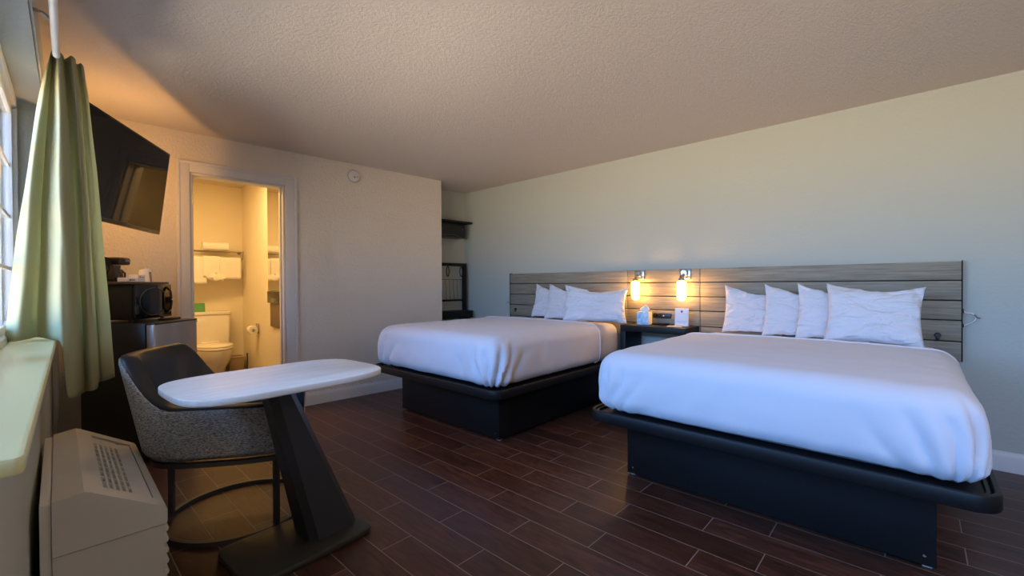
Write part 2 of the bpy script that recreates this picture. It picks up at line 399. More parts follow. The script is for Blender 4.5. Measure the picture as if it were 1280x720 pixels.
# ------------------------------------------------------------------ beds
def round_box(bm, lo, hi, step, r, skip=(), disp=None):
    """gridded box whose corners and edges are rounded by r=(rx,ry,rz); open on the faces in skip"""
    lo = Vector(lo); hi = Vector(hi); d = hi-lo
    n = [max(2, int(round(d[i]/step))) for i in range(3)]
    cache = {}
    def P(i, j, k):
        if (i, j, k) in cache: return cache[(i, j, k)]
        p = Vector((lo.x+d.x*i/n[0], lo.y+d.y*j/n[1], lo.z+d.z*k/n[2]))
        q = Vector([min(max(p[a], lo[a]+r[a]), hi[a]-r[a]) for a in range(3)])
        u = Vector([(p[a]-q[a])/r[a] for a in range(3)])
        if u.length > 1e-6:
            w = u.normalized(); m = max(abs(c) for c in u); w = w*m
            p = Vector([q[a]+w[a]*r[a] for a in range(3)])
            nn = w.normalized()
        else: nn = Vector((0, 0, 1))
        if disp: p = disp(p, nn)
        cache[(i, j, k)] = v = bm.verts.new(p); return v
    def face(fn, A, B):
        for a in range(A):
            for b in range(B): bm.faces.new((fn(a, b), fn(a+1, b), fn(a+1, b+1), fn(a, b+1)))
    X, Y, Z = n
    if '+z' not in skip: face(lambda a, b: P(a, b, Z), X, Y)
    if '-z' not in skip: face(lambda a, b: P(a, b, 0), X, Y)
    if '-x' not in skip: face(lambda a, b: P(0, a, b), Y, Z)
    if '+x' not in skip: face(lambda a, b: P(X, a, b), Y, Z)
    if '-y' not in skip: face(lambda a, b: P(a, 0, b), X, Z)
    if '+y' not in skip: face(lambda a, b: P(a, Y, b), X, Z)

def make_bed(xf, yc, hw, base, tray_hw, mtop, cover_end, seed, words, fold=1., ffreq=8.):
    """xf: tray foot x; everything in local coordinates with x from the foot to the headboard"""
    Lb = 3.795-xf
    bx, by0, by1 = base
    b = thing('platform_bed', words['frame'], 'bed frame', (xf, yc, 0))
    bm = NB(); box(bm, (bx-xf, by0-yc, .012), (Lb-.03, by1-yc, .3575), .003)
    base_o = obj('plinth', bm, M_BLACKWOOD, b)
    for sx in (bx-xf+.015, Lb-.08):
        for sy in (by0-yc+.012, by1-yc-.042):
            bm = NB(); box(bm, (sx, sy, 0), (sx+.03, sy+.03, .0118), .002); obj('foot_pad', bm, M_PLASTIC_D, b)
    for sy in (by0-yc+.035, by1-yc-.035):
        bm = NB(); lathe(bm, [(.0, -.0015), (.005, -.0015), (.005, .002)], 10, (bx-xf, sy, .05), 'x'); obj('screw', bm, M_CHROME, base_o)
    # platform with a raised rounded rim
    bm = NB(); r = .085; T = tray_hw
    R = lambda z, dd: rr(0, Lb, -T, T, r, z, 10, dd)
    loft(bm, [R(.358, .012), R(.360, .003), R(.366, 0), R(.411, 0), R(.4165, .003), R(.418, .007), R(.418, .017), R(.415, .020), R(.404, .021), R(.402, .024), R(.404, .027), R(.411, .028), R(.411, .038), R(.399, .041)])
    obj('platform', bm, M_BLACKWOOD, b)
    # mattress in its white sheet
    m0 = .040
    bm = NB(); g = .034
    round_box(bm, (m0+g, -hw+g, .401), (Lb-.01, hw-g, mtop-.020), .05, (.09, .09, .08))
    ms = obj('mattress', bm, M_SHEET); tag(place(ms, (xf, yc, 0)), words['mattress'], 'mattress')
    # coverlet
    def disp(p, n):
        q = p.copy()
        hgt = (p.z-.40)/(mtop-.40)
        side = 1-abs(n.z)
        bul = .012*math.sin(PI*min(1, max(0, hgt))**.9)
        q += Vector((n.x, n.y, 0))*bul
        # gathered folds at the two foot corners, fanning up from the tucked corner
        for sy in (-1, 1):
            dx = p.x-m0; dy = hw-sy*p.y
            t = dx-dy
            if math.hypot(dx, dy) < .75 and side > .15:
                fan = math.atan2(t+.015, .10+hgt*.22)
                amp = math.exp(-(t/.24)**2)*(1-.9*sstep(.45, 1.02, hgt))*min(1, side*1.3)*sstep(0, .05, hgt+.03)
                ph = fan*ffreq+seed*1.7+sy+fbm(t*6, p.z*6, seed+sy)*1.3
                f = 1-abs(math.sin(ph))            # sharp creases, soft rolls between
                q += n*amp*fold*(.034-.050*f**1.3)
        q += n*(.0055*fbm(p.x*4+seed, p.y*4, p.z*5)+.0028*fbm(p.x*11, p.y*11+seed, p.z*9))
        # drape creases on the long sides and the foot
        s = p.y if abs(n.x) > abs(n.y) else p.x
        q += n*side*.010*(1-.7*hgt)*fbm(s*8+seed*3+hgt*1.5, hgt*1.6+s*2, seed)
        if abs(n.z) > .5:
            e = math.hypot(p.y/hw, 0)
            q.z += .012*(1-min(1, e)**2)*sstep(0, .3, p.x)*(.6+.4*sstep(0, 1.2, p.x))
        if q.z < .4035: q.z = .4035
        return q
    ce = cover_end-xf
    bm = NB()
    round_box(bm, (m0, -hw, .404), (ce+.09, hw, mtop), .016, (.095, .095, .085), skip=('-z', '+x'), disp=disp)
    bmesh.ops.bisect_plane(bm, geom=list(bm.verts)+list(bm.edges)+list(bm.faces), plane_co=(ce, 0, 0), plane_no=(1, .02, 0), clear_outer=True)
    end = sorted([v for v in bm.verts if v.is_boundary and abs(v.co.x-ce) < .03 and v.co.z > .41], key=lambda v: math.atan2(v.co.z-.3, v.co.y))
    pts = [v.co.copy() for v in end]
    cv = obj('bed_cover', bm, M_LINEN, None, 60); tag(place(cv, (xf, yc, 0)), words['cover'], 'bed cover')
    so = cv.modifiers.new('thick', 'SOLIDIFY'); so.thickness = .008; so.offset = -1
    bm = NB()
    prev = None; path = []
    for p in pts:
        if prev is None or (p-prev).length > .02: path.append(p+Vector((0, 0, .001))); prev = p
    tube(bm, path, .0075, 8)
    obj('hem', bm, M_SHEET, cv)
    return b

make_bed(2.00, 2.785, .735, (2.205, 2.175, 3.40), .785, .765, 3.33, 1.7, dict(
    frame='black platform bed frame on a plinth, nearer the bathroom door wall',
    mattress='white sheeted mattress of the bed nearer the bathroom wall',
    cover='white bed cover on the far bed, left of the nightstand'))
make_bed(2.08, .572, .738, (2.335, -.062, 1.244), .787, .745, 3.33, 4.1, dict(
    frame='black platform bed frame on a plinth, in the right foreground',
    mattress='white sheeted mattress of the bed in the right foreground',
    cover='white bed cover on the near bed at the right, falling over its foot'), .6, 10.)

def pillow(name_label, group, c, W, Hh, T, yaw=0, lean=20, roll=0, seed=0, sag=.03, slope=0.):
    bm = NB(); n, m = 30, 22
    def pt(u, v, s):
        w = 1-.09*(1-v*v)*abs(u)**3
        h = 1-.10*(1-u*u)*abs(v)**3
        x = u*W/2*w; z = v*Hh/2*h
        th = T/2*(max(0, (1-abs(u)**3.2)*(1-abs(v)**3.0)))**.55
        # belly sinks towards the bottom
        th *= 1+.22*(-v)
        wr = .011*fbm(u*2.2+seed, v*2.6, seed+s)
        rg = 1-abs(fbm(u*1.6+seed, v*5.5+.8*fbm(u*2, v*2, seed), seed*2))*2.2
        wr += .0065*max(-.5, rg)-.003
        rg = 1-abs(fbm(u*7+seed*3, v*3.0, seed))*2.4
        wr += .005*max(-.5, rg)*abs(v)**1.5
        e = (abs(u)**4+abs(v)**4)
        wr += .009*min(1, e)*math.sin(13*math.atan2(v, u)+seed+6*fbm(u*2, v*2, seed))
        y = s*(th+ (wr if th > .004 else wr*.3))
        if v > 0: z -= sag*(1-(u*u))*v*(.6+.4*fbm(u*1.5, seed, 0))*(1.3 if u > -.2 else .8)
        z -= slope*(u+1)/2*(v+1)/2
        z += .008*fbm(u*3, v*3, seed+9)
        return Vector((x, y, z))
    V = {}
    for s in (-1, 1):
        for i in range(n+1):
            for j in range(m+1):
                edge = i in (0, n) or j in (0, m)
                key = (i, j, 0 if edge else s)
                if key in V: continue
                u = math.sin((i/n-.5)*PI)*.55+(2*i/n-1)*.45; v = math.sin((j/m-.5)*PI)*.55+(2*j/m-1)*.45
                p = pt(u, v, s)
                if edge: p.y = .004*fbm(u*4, v*4, seed)
                V[key] = bm.verts.new(p)
    g = lambda i, j, s: V[(i, j, 0 if i in (0, n) or j in (0, m) else s)]
    for s in (-1, 1):
        for i in range(n):
            for j in range(m): bm.faces.new((g(i, j, s), g(i+1, j, s), g(i+1, j+1, s), g(i, j+1, s)))
    o = obj('pillow', bm, M_PILLOW, None, 80)
    # local -y is the face; turn it to look down the bed (-x), lean back onto the headboard
    o.matrix_world = Matrix.Translation(c) @ Matrix.Rotation(math.radians(-90+yaw), 4, 'Z') @ Matrix.Rotation(math.radians(-lean), 4, 'X') @ Matrix.Rotation(math.radians(roll), 4, 'Y')
    return tag(o, name_label, 'pillow', group)
g1, g2 = 'pillows on the far bed', 'pillows on the near bed'
pillow('white pillow at the wardrobe nook end of the far bed, hindmost of its three', g1, (3.735, 2.895, .945), .46, .384, .065, 0, 14, 0, 1.3, .02, .095)
pillow('white pillow in the middle of the three on the far bed', g1, (3.637, 2.635, .942), .46, .384, .065, 0, 15, 0, 3.1, .02, .095)
pillow('wide white pillow beside the nightstand on the far bed, lamp-lit at one end', g1, (3.52, 2.205, .941), .61, .38, .11, 17, 18, -1.0, 5.7, .045, .045)
pillow('white pillow at the nightstand end of the near bed, hindmost of its four', g2, (3.745, .93, .918), .42, .388, .06, 0, 13, 0, 7.9, .02, .075)
pillow('white pillow second from the nightstand on the near bed', g2, (3.662, .625, .923), .42, .392, .062, 0, 14, 0, 9.2, .02, .08)
pillow('white pillow third from the nightstand on the near bed, narrow strip showing', g2, (3.572, .41, .926), .40, .396, .065, 0, 15, 0, 11.4, .02, .08)
pillow('wide white pillow in front of the others on the near bed, farthest from the nightstand', g2, (3.47, .195, .926), .48, .393, .11, 0, 18, .6, 13.3, .025, .02)

# ------------------------------------------------------------------ headboard
hb = thing('headboard', 'long grey wood plank headboard running behind both beds', 'headboard', (XR-.051, 1.675, .63))
ZB = .63; ZT = 1.250
gz = [ZB, .753, .884, 1.006, 1.130, ZT]
def hb_panel(y0, y1):
    bm = NB()
    for a, b_ in zip(gz, gz[1:]):
        box(bm, (0, y0-1.675+.002, a-ZB+.0035), (.03, y1-1.675-.002, b_-ZB-.0035), .003)
    return bm
for y0, y1 in ((-.209, 1.346), (1.346, 2.024), (2.024, 3.561)): obj('panel', hb_panel(y0, y1), M_BOARD, hb)
for y0, y1 in ((-.2125, -.2095), (3.562, 3.565)):
    bm = NB(); box(bm, (-.002, y0-1.675, 0), (.05, y1-1.675, ZT-ZB+.002), .0005); obj('edge_band', bm, M_BLACKMATTE, hb)
bm = NB(); box(bm, (.0305, -.2085-1.675, 0), (.05, 3.5615-1.675, ZT-ZB-.004), .001); obj('backing', bm, M_BLACKMATTE, hb)
XH = XR-.0515
# small black cable clips low on the boards
for y, lab in ((-.103, 'small black clip low on the headboard at its right end'), (3.468, 'small black clip low on the headboard at its left end')):
    bm = NB(); lathe(bm, [(.0, -.016), (.012, -.016), (.016, -.006), (.016, 0)], 14, (0, 0, 0), 'x'); box(bm, (-.012, -.008, -.028), (-.001, .008, -.01), .003)
    tag(place(obj('cable_clip', bm, M_BLACK), (XH-.001, y, .788 if y < 1 else .83)), lab, 'clip', 'cable clips on the headboard')
def wire_hook(y, sg, lab):
    t = thing('hanging_hook', lab, 'hook', (XR-.030, y, .90), 0, 'wire hooks at the headboard ends')
    bm = NB()
    pts = [(0, 0, .045), (0, sg*.006, .034), (0, sg*.012, .030), (0, sg*.036, .028), (0, sg*.048, .018), (0, sg*.054, .004), (0, sg*.050, -.012), (0, sg*.036, -.026), (0, sg*.016, -.040), (0, sg*.003, -.048)]
    tube(bm, pts, .0035, 8); obj('loop', bm, M_SILVER, t)
    bm = NB(); tube(bm, [(0, sg*.053, .004), (0, sg*.072, .000)], .0025, 8); tube(bm, [(0, sg*.046, .022), (0, sg*.058, .002)], .004, 8); obj('prong', bm, M_GUN, t)
    for za, zb in ((.03, .055), (-.058, -.038)):
        bm = NB(); box(bm, (-.008, sg*.0005-.002, za), (.008, sg*.0005+.002, zb), .001); obj('clip', bm, M_BLACK, t)
wire_hook(-.2155, -1, 'bent silver wire hook sticking out from the right end of the headboard')
wire_hook(3.567, 1, 'bent silver wire hook sticking out from the left end of the headboard')

# ------------------------------------------------------------------ nightstand and what stands on it
NX0, NX1, NY0, NY1, NZ = 3.50, XR-.052, 1.352, 1.93, .758
ns = thing('nightstand', 'dark brown open nightstand fixed between the two beds', 'nightstand', (NX0, 1.64, 0))
bm = NB(); box(bm, (0, NY0-1.64, NZ-.055), (NX1-NX0, NY1-1.64, NZ), .003); obj('top', bm, M_BLACKWOOD, ns)
bm = NB(); box(bm, (.0, NY1-1.64-.05, 0), (NX1-NX0, NY1-1.64, NZ-.0555), .003); obj('side_panel', bm, M_BLACKWOOD, ns)
bm = NB(); box(bm, (.0, NY0-1.64+.013, 0), (NX1-NX0, NY0-1.64+.055, NZ-.0555), .003); obj('side_panel', bm, M_BLACKWOOD, ns)

def sconce(y, lab):
    t = thing('wall_lamp', lab, 'wall lamp', (XH, y, 1.203), 0, 'bedside wall lamps')
    bm = NB(); box(bm, (-.016, -.047, -.045), (0, .047, .045), .004); obj('back_plate', bm, M_CHROME, t)
    bm = NB(); lathe(bm, [(.0, -.045), (.026, -.045), (.030, -.038), (.030, -.017)], 20, (0, 0, .008), 'x'); obj('knob', bm, M_CHROME, t)
    bm = NB(); tube(bm, [(-.035, 0, -.005), (-.06, 0, -.012), (-.085, 0, -.028), (-.09, 0, -.048)], .011, 12)
    lathe(bm, [(.0, -.062), (.024, -.062), (.027, -.056), (.024, -.04), (.014, -.032), (0, -.032)], 20, (-.09, 0, 0)); obj('arm', bm, M_CHROME, t)
    bm = NB(); R = .0365; zt, zb = -.063, -.232
    prof = [(0, zb), (.012, zb+.001), (.022, zb+.005), (.030, zb+.013), (.035, zb+.024), (R, zb+.036), (R, zt-.008), (.034, zt-.002), (.028, zt)]
    lathe(bm, prof, 28, (-.09, 0, 0)); obj('glass_shade', bm, M_GLOW, t, 60)
sconce(1.893, 'lit glass tube wall lamp above the tissue box')
sconce(1.467, 'lit glass tube wall lamp above the white sign card')

bm = NB(); box(bm, (-.022, -.083, -.021), (0, .083, .021), .003)
t = thing('power_outlet', 'black power outlet strip on the headboard between the wall lamps', 'outlet', (XH, 1.675, .832))
obj('housing', bm, M_BLACK, t)
bm = NB(); lathe(bm, [(0, -.0245), (.005, -.0245), (.006, -.0222)], 12, (0, -.018, 0), 'x'); obj('indicator', bm, M_PAPER, t)
bm = NB()
for y in (.045, .01): box(bm, (-.0228, y-.012, -.008), (-.0221, y+.012, .008))
obj('socket_face', bm, M_BLACKGLOSS, t)

t = thing('tissue_box', 'blue patterned tissue box on the nightstand', 'tissue box', (3.655, 1.775, NZ+.0005), math.radians(8))
bm = NB(); box(bm, (-.052, -.052, 0), (.052, .052, .112), .003); obj('carton', bm, M_TISSUE, t)
bm = NB(); box(bm, (-.05, -.0535, .001), (.05, -.0522, .111)); obj('side_label', bm, M_PAPER, t)
bm = NB()
def tissue(bm):
    n = 14; rings = []
    for k in range(9):
        f = k/8; z = .1125+.052*f; ring = []
        for i in range(n*2):
            a = PI*i/n; r = (.022+.020*math.sin(f*2.4))*(1-.55*f*f)
            r *= 1+.18*math.sin(3*a+f*3)
            ring.append((r*math.cos(a)*.7, r*math.sin(a)*1.15-.004*f*3, z+.007*math.sin(2*a+1)*f))
        rings.append(ring)
    loft(bm, rings)
tissue(bm); obj('tissue', bm, M_PAPER, t, 50)

t = thing('sign_card', 'white printed card standing on the nightstand, emblem at its top', 'card', (3.70, 1.462, NZ+.0005), math.radians(6))
bm = NB(); sl = .10
def card_pt(y, z, o): return (z*sl-o, y, z)
cw, ch = .056, .150
vs = [card_pt(-cw, 0, 0), card_pt(cw, 0, 0), card_pt(cw, ch, 0), card_pt(-cw, ch, 0)]
loft(bm, [[(x, y, z) for x, y, z in vs], [(x+.003, y, z) for x, y, z in vs]]); obj('panel', bm, M_CARDW, t, 0)
def decal(y0, y1, z0, z1, m, name):
    bm = NB(); vs = [card_pt(y0, z0, .0006), card_pt(y1, z0, .0006), card_pt(y1, z1, .0006), card_pt(y0, z1, .0006)]
    loft(bm, [vs, [(x+.0004, y, z) for x, y, z in vs]]); return bm
bm = NB()
E_ = [(-.009, .130), (.009, .130), (.009, .118), (.0, .109), (-.009, .118)]
vs = [card_pt(y, z, .0007) for y, z in E_]; loft(bm, [vs, [(x+.0004, y, z) for x, y, z in vs]])
obj('emblem', bm, M_INK, t, 0)
obj('rule', decal(-.045, .044, .1015, .1025, M_INK, ''), M_INKB, t, 0)
bm = NB(); box(bm, (-.025, -cw, 0), (.035, cw, .003), .001); obj('foot', bm, M_CARDW, t)
for k, (a, b_) in enumerate(((-.03, .03), (-.04, .036), (-.036, .04))):
    obj('text_line', decal(a, b_, .022+.009*k, .0245+.009*k, M_INKB, ''), M_INKB, t, 0)
t = thing('notepad', 'flat pale notepad lying before the sign card on the nightstand', 'notepad', (3.60, 1.475, NZ+.0005), math.radians(12))
bm = NB(); box(bm, (-.04, -.06, 0), (.04, .06, .006), .001); obj('pages', bm, mat('cream_paper', (.62, .52, .36), .8), t)
bm = NB(); box(bm, (.028, -.0605, .0062), (.0405, .0605, .0085), .001); obj('binding', bm, M_BROWN, t)
t = thing('clock_radio', 'flat black gadget lying beside the tissue box on the nightstand', 'gadget', (3.72, 1.655, NZ+.0005), math.radians(-6))
bm = NB(); box(bm, (-.045, -.06, 0), (.045, .06, .014), .004); obj('body', bm, M_BLACKGLOSS, t)
bm = NB(); tube(bm, [(.045, .02, .006), (.06, .02, .005), (.07, .03, .004)], .003, 8); obj('cable', bm, M_BLACK, t)

# ------------------------------------------------------------------ closet nook
bm = NB(); box(bm, (NK+.003, .165, 1.905), (3.79, .398, 1.928), .002)
nl = tag(place(obj('wall_shelf', bm, M_BLACKWOOD), bw(0, 0), BR), 'black board shelf high in the closet nook', 'shelf')
t = thing('hanging_safe_box', 'black box with a silver wire rail under the nook shelf', 'box', bw(3.5, .28, 1.70), BR)
bm = NB(); box(bm, (-.28, -.06, .02), (.22, .115, .2045), .004); obj('body', bm, M_BLACK, t)
bm = NB(); lathe(bm, [(0, -.003), (.006, -.003), (.006, 0)], 12, (.17, -.0605, .13), 'y'); obj('lock', bm, M_CHROME, t)
bm = NB()
tube(bm, [(-.28, -.075, .035), (.02, -.09, .05), (.215, -.07, .008), (.262, -.02, .0)], .003, 8)
tube(bm, [(-.28, -.05, .005), (.24, -.085, .012)], .003, 8)
obj('wire_rail', bm, M_GUN, t)
t = thing('luggage_rack', 'black frame rack with hanging straps and thin rods in the closet nook', 'rack', bw(3.5, .30, .79), BR)
bm = NB()
box(bm, (-.28, -.02, .0), (-.25, .02, .605), .003); box(bm, (.235, -.02, .0), (.285, .02, .605), .003); box(bm, (-.28, -.02, .57), (.285, .02, .61), .003); obj('frame', bm, M_BLACKWOOD, t)
bm = NB(); box(bm, (-.25, -.012, .12), (.235, .012, .145), .002); obj('crossbar', bm, M_BLACKWOOD, t)
bm = NB(); tube(bm, [(-.25, -.0, .40), (.235, 0, .40)], .003, 8)
for k in range(8): x = -.22+.06*k; tube(bm, [(x, 0, .40), (x+.012, 0, .145)], .0028, 8)
obj('rods', bm, M_GUN, t)
def strap(x):
    bm = NB(); pts = []
    for k in range(21):
        f = k/20; a = -PI/2+2*PI*f
        pts.append((x+.020*math.cos(a)*(1 if k not in (0, 20) else .2), -.026, .52-.055*math.sin(a) if 0 else .50+.062*-math.sin(a)))
    tube(bm, pts, .007, 8); return bm
for x in (-.02, .19): obj('strap', strap(x), M_BLACK, t)
t = thing('nook_bench', 'black slab bench low in the closet nook', 'bench', bw(0, 0), BR)
bm = NB(); box(bm, (NK+.003, .165, .70), (3.79, .398, .7885), .003); obj('top', bm, M_BLACKWOOD, t)
for xa, xb in ((NK+.003, NK+.04), (3.74, 3.78)):
    bm = NB(); box(bm, (xa, .20, 0), (xb, .398, .6995), .002); obj('support', bm, M_BLACKWOOD, t)

# smoke detector
t = thing('smoke_detector', 'round white smoke detector high on the bathroom wall', 'smoke detector', bw(2.138, -.001, 2.211), BR)
bm = NB(); lathe(bm, [(0, 0), (.066, 0), (.066, -.012), (.060, -.016), (.058, -.03), (.050, -.040), (.0, -.042)], 36, (0, 0, 0), 'y'); obj('housing', bm, M_TRIM, t)
bm = NB(); lathe(bm, [(.0, -.0415), (.009, -.0415), (.009, -.044), (0, -.044)], 14, (.0, 0, -.012), 'y'); lathe(bm, [(.0, -.0415), (.006, -.0415), (.006, -.0435), (0, -.0435)], 12, (.028, 0, -.006), 'y'); obj('test_button', bm, M_GREYW, t)
bm = NB(); tube(bm, [(.061*math.cos(a*PI/18), -.022, .061*math.sin(a*PI/18)) for a in range(36)], .003, 6, closed=True); obj('vent_ring', bm, M_GREYW, t)

# ------------------------------------------------------------------ television on its wall arm
ph, tl = .514, .12
ax = Vector((math.sin(ph), math.cos(ph), 0)); nn = Vector((math.cos(ph), -math.sin(ph), 0))
up = (Vector((0, 0, 1))*math.cos(tl)+nn*math.sin(tl)).normalized(); fr = ax.cross(up)
if fr.dot(nn) < 0: fr = -fr
TW, TH = 1.0, .565
TR = Vector((.62, 3.81, 2.041)); cen = TR-ax*TW/2-up*TH/2
tv = thing('television', 'large black flat television tilted out from the wall above the fridge', 'television')
Mx = Matrix((( ax.x, -fr.x, up.x, cen.x), (ax.y, -fr.y, up.y, cen.y), (ax.z, -fr.z, up.z, cen.z), (0, 0, 0, 1)))
tv.matrix_world = Mx
bm = NB(); box(bm, (-TW/2, 0, -TH/2), (TW/2, .035, TH/2), .004); box(bm, (-TW*.36, .034, -TH*.38), (TW*.36, .065, TH*.15), .012); obj('cabinet', bm, M_BLACK, tv)
bm = NB(); box(bm, (-.06, .0655, -.11), (.06, .0705, .01), .001); obj('mount_plate', bm, M_BLACK, tv)
bm = NB(); box(bm, (-TW/2+.012, -.0015, -TH/2+.022), (TW/2-.012, .001, TH/2-.012)); obj('screen', bm, M_SCREEN, tv, 0)
bm = NB(); box(bm, (.33, -.0025, -TH/2+.006), (.37, -.0001, -TH/2+.013), .0005); obj('logo_badge', bm, M_GREYW, tv)
br = thing('tv_mount', 'black swivel arm holding the television to the window wall', 'wall mount', ww(.001, 3.62, 1.72), WR)
bm = NB(); box(bm, (0, -.06, -.12), (.012, .06, .12), .002); obj('wall_plate', bm, M_BLACK, br)
inv = Matrix.Translation(ww(.001, 3.62, 1.72)) @ Matrix.Rotation(WR, 4, 'Z')
back = inv.inverted() @ (Mx @ Vector((0, .088, -.05)))
bm = NB(); mid = Vector((.16, .10, back.z*.5))
tube(bm, [(.012, 0, 0), mid*.5, mid], .016, 10); tube(bm, [mid, (mid+back)*.5, back], .016, 10); obj('arm', bm, M_BLACK, br)

# ------------------------------------------------------------------ fridge stack
fph = math.radians(43.1); FZ = .889
frz = PI/2-fph
FL = Vector((.44, 3.553, 0)); fa = Vector((math.sin(fph), math.cos(fph), 0)); fb = Vector((-math.cos(fph), math.sin(fph), 0))
def fp(x, y, z=0): return FL+fa*x+fb*y+Vector((0, 0, z))
FW, FD = .415, .385
t = thing('mini_fridge', 'black mini fridge with a stainless steel door in the room corner', 'refrigerator', fp(0, 0), frz)
bm = NB(); box(bm, (0, 0, .02), (FW, FD, FZ), .004); obj('cabinet', bm, M_BLACK, t)
bm = NB(); box(bm, (0, -.055, .045), (FW, -.004, FZ-.004), .008, 3); obj('door', bm, M_STEEL, t)
bm = NB(); box(bm, (.0, -.0565, FZ-.012), (FW, .004, FZ+.001), .003); obj('top_trim', bm, M_BLACK, t)
for x in (.04, FW-.04):
    for y in (.03, FD-.05):
        bm = NB(); lathe(bm, [(0, 0), (.015, 0), (.015, .0198), (0, .0198)], 12, (x, y, 0)); obj('foot', bm, M_BLACK, t)
# microwave
MX0, MX1, MY0, MY1, MZ0, MZ1 = .085, .425, .14, .380, .904, 1.137
t = thing('microwave', 'black microwave oven on top of the mini fridge', 'microwave', fp(MX0, MY0, FZ+.0015), frz)
w, d, z0, z1 = MX1-MX0, MY1-MY0, MZ0-FZ-.0015, MZ1-FZ-.0015
bm = NB(); box(bm, (0, 0, z0), (w, d, z1), .005); obj('casing', bm, M_BLACK, t)
bm = NB(); box(bm, (.003, -.018, z0+.002), (w-.003, -.0005, z1-.002), .004); obj('door', bm, M_BLACKGLOSS, t)
bm = NB()
pts = [(.165+.125*math.cos(a)*1.0, -.0195, (z0+z1)/2+.092*math.sin(a)) for a in [math.radians(38+4.6*k) for k in range(62)]]
tube(bm, pts, .0022, 8); obj('window_ring', bm, M_GUN, t)
bm = NB(); tube(bm, [(.285, -.020, z1-.02), (.298, -.038, z1-.05), (.302, -.042, (z0+z1)/2), (.298, -.038, z0+.06), (.285, -.020, z0+.035)], .0065, 10); obj('handle', bm, M_BLACKGLOSS, t)
bm = NB(); lathe(bm, [(0, -.0215), (.006, -.0215), (.006, -.018)], 12, (.315, 0, z0+.045), 'y'); obj('button', bm, M_CHROME, t)
for x in (.03, w-.03):
    for y in (.03, d-.03):
        bm = NB(); lathe(bm, [(0, 0), (.012, 0), (.012, z0), (0, z0)], 12, (x, y, 0)); obj('foot', bm, M_BLACK, t)
bm = NB()
for k in range(7): box(bm, (-.0008, .05+.018*k, z0+.06), (.001, .058+.018*k, z0+.12))
obj('side_vents', bm, M_BLACKMATTE, t)
# tray with the coffee things
TZ = MZ1+.001
t = thing('serving_tray', 'dark wooden tray on top of the microwave', 'tray', fp(.225, .262, TZ), frz)
bm = NB(); box(bm, (-.195, -.115, 0), (.195, .115, .010), .003); obj('board', bm, M_TRAYW, t)
bm = NB()
for lo, hi in (((-.2, -.12, 0), (.2, -.1155, .015)), ((-.2, .1155, 0), (.2, .12, .015)), ((-.2, -.115, 0), (-.1955, .115, .015)), ((.1955, -.115, 0), (.2, .115, .015))): box(bm, lo, hi, .0015)
obj('rim', bm, M_TRAYW, t)
CZ = TZ+.0105
t = thing('coffee_maker', 'black drip coffee maker at the curtain end of the tray', 'coffee maker', fp(.115, .318, CZ), frz)
bm = NB()
prof = [(-.055, 0), (.055, 0), (.055, .10), (.05, .145), (.03, .165), (-.055, .17)]
loft(bm, [[(x, -.0, z) for x, z in prof], [(x, .055, z) for x, z in prof]]); bmesh.ops.bevel(bm, geom=bm.edges[:], offset=.008, segments=2, affect='EDGES'); obj('body', bm, M_BLACK, t)
bm = NB(); box(bm, (.045, -.052, .118), (.135, .045, .168), .012, 3); obj('brew_head', bm, M_BLACK, t)
bm = NB(); box(bm, (.085, -.0535, .143), (.13, -.0515, .150)); obj('chrome_strip', bm, M_CHROME, t)
bm = NB(); lathe(bm, [(0, .004), (.036, .004), (.042, .03), (.042, .06), (.03, .085), (.032, .112), (0, .112)], 20, (.005, -.048, 0)); obj('carafe', bm, M_CARAFE, t)
bm = NB(); tube(bm, [(.038, -.066, .02), (.050, -.074, .03), (.052, -.076, .06), (.034, -.063, .085)], .006, 8); obj('carafe_handle', bm, M_BLACK, t)
def packet(name, lab, lo, hi, x, y, marks):
    t = thing(name, lab, 'box', fp(x, y, CZ), frz)
    bm = NB(); box(bm, lo, hi, .002); obj('carton', bm, M_PAPER, t)
    bm = NB()
    for m_ in marks:
        if m_[0] == 'o': lathe(bm, [(0, lo[1]-.0012), (m_[3], lo[1]-.0012), (m_[3], lo[1]+.001)], 14, (m_[1], 0, m_[2]), 'y')
        else: box(bm, (m_[1], lo[1]-.001, m_[2]), (m_[3], lo[1]+.001, m_[4]))
    obj('printed_mark', bm, M_INK, t)
packet('sachet_box', 'low white box with a dark round logo on the tray', (-.042, -.025, 0), (.042, .03, .031), .105, .180, [('o', -.012, .016, .006), ('r', -.004, .013, .026, .019)])
packet('creamer_box', 'taller white box beside the upturned cup on the tray', (-.03, -.03, 0), (.03, .03, .052), .190, .185, [('o', -.012, .036, .004), ('r', -.004, .033, .022, .036)])
t = thing('paper_cup', 'white upturned cup at the front of the tray', 'cup', fp(.262, .195, CZ), frz, 'cups on the tray')
bm = NB(); lathe(bm, [(0, 0), (.034, 0), (.036, .003), (.0335, .008), (.027, .082), (.024, .087), (0, .087)], 24); obj('body', bm, M_PAPER, t)
bm = NB(); tube(bm, [(.035*math.cos(a*PI/12), .035*math.sin(a*PI/12), .003) for a in range(24)], .0025, 8, closed=True); obj('rolled_rim', bm, M_PAPER, t)
t = thing('paper_cup', 'upturned cup in a greyish wrapper behind the white cup', 'cup', fp(.338, .235, CZ), frz, 'cups on the tray')
bm = NB(); lathe(bm, [(0, 0), (.034, 0), (.034, .01), (.028, .086), (.024, .093), (0, .095)], 20); obj('body', bm, M_GREYW, t)
bm = NB(); lathe(bm, [(0, .0935), (.0285, .0865), (.0295, .080), (.030, .0765), (.0245, .0965), (0, .0985)], 20); obj('wrapper_top', bm, M_PAPER, t)
t = thing('remote_control', 'flat black remote lying on the fridge beside the microwave', 'remote', fp(.30, .055, FZ+.0015), frz)
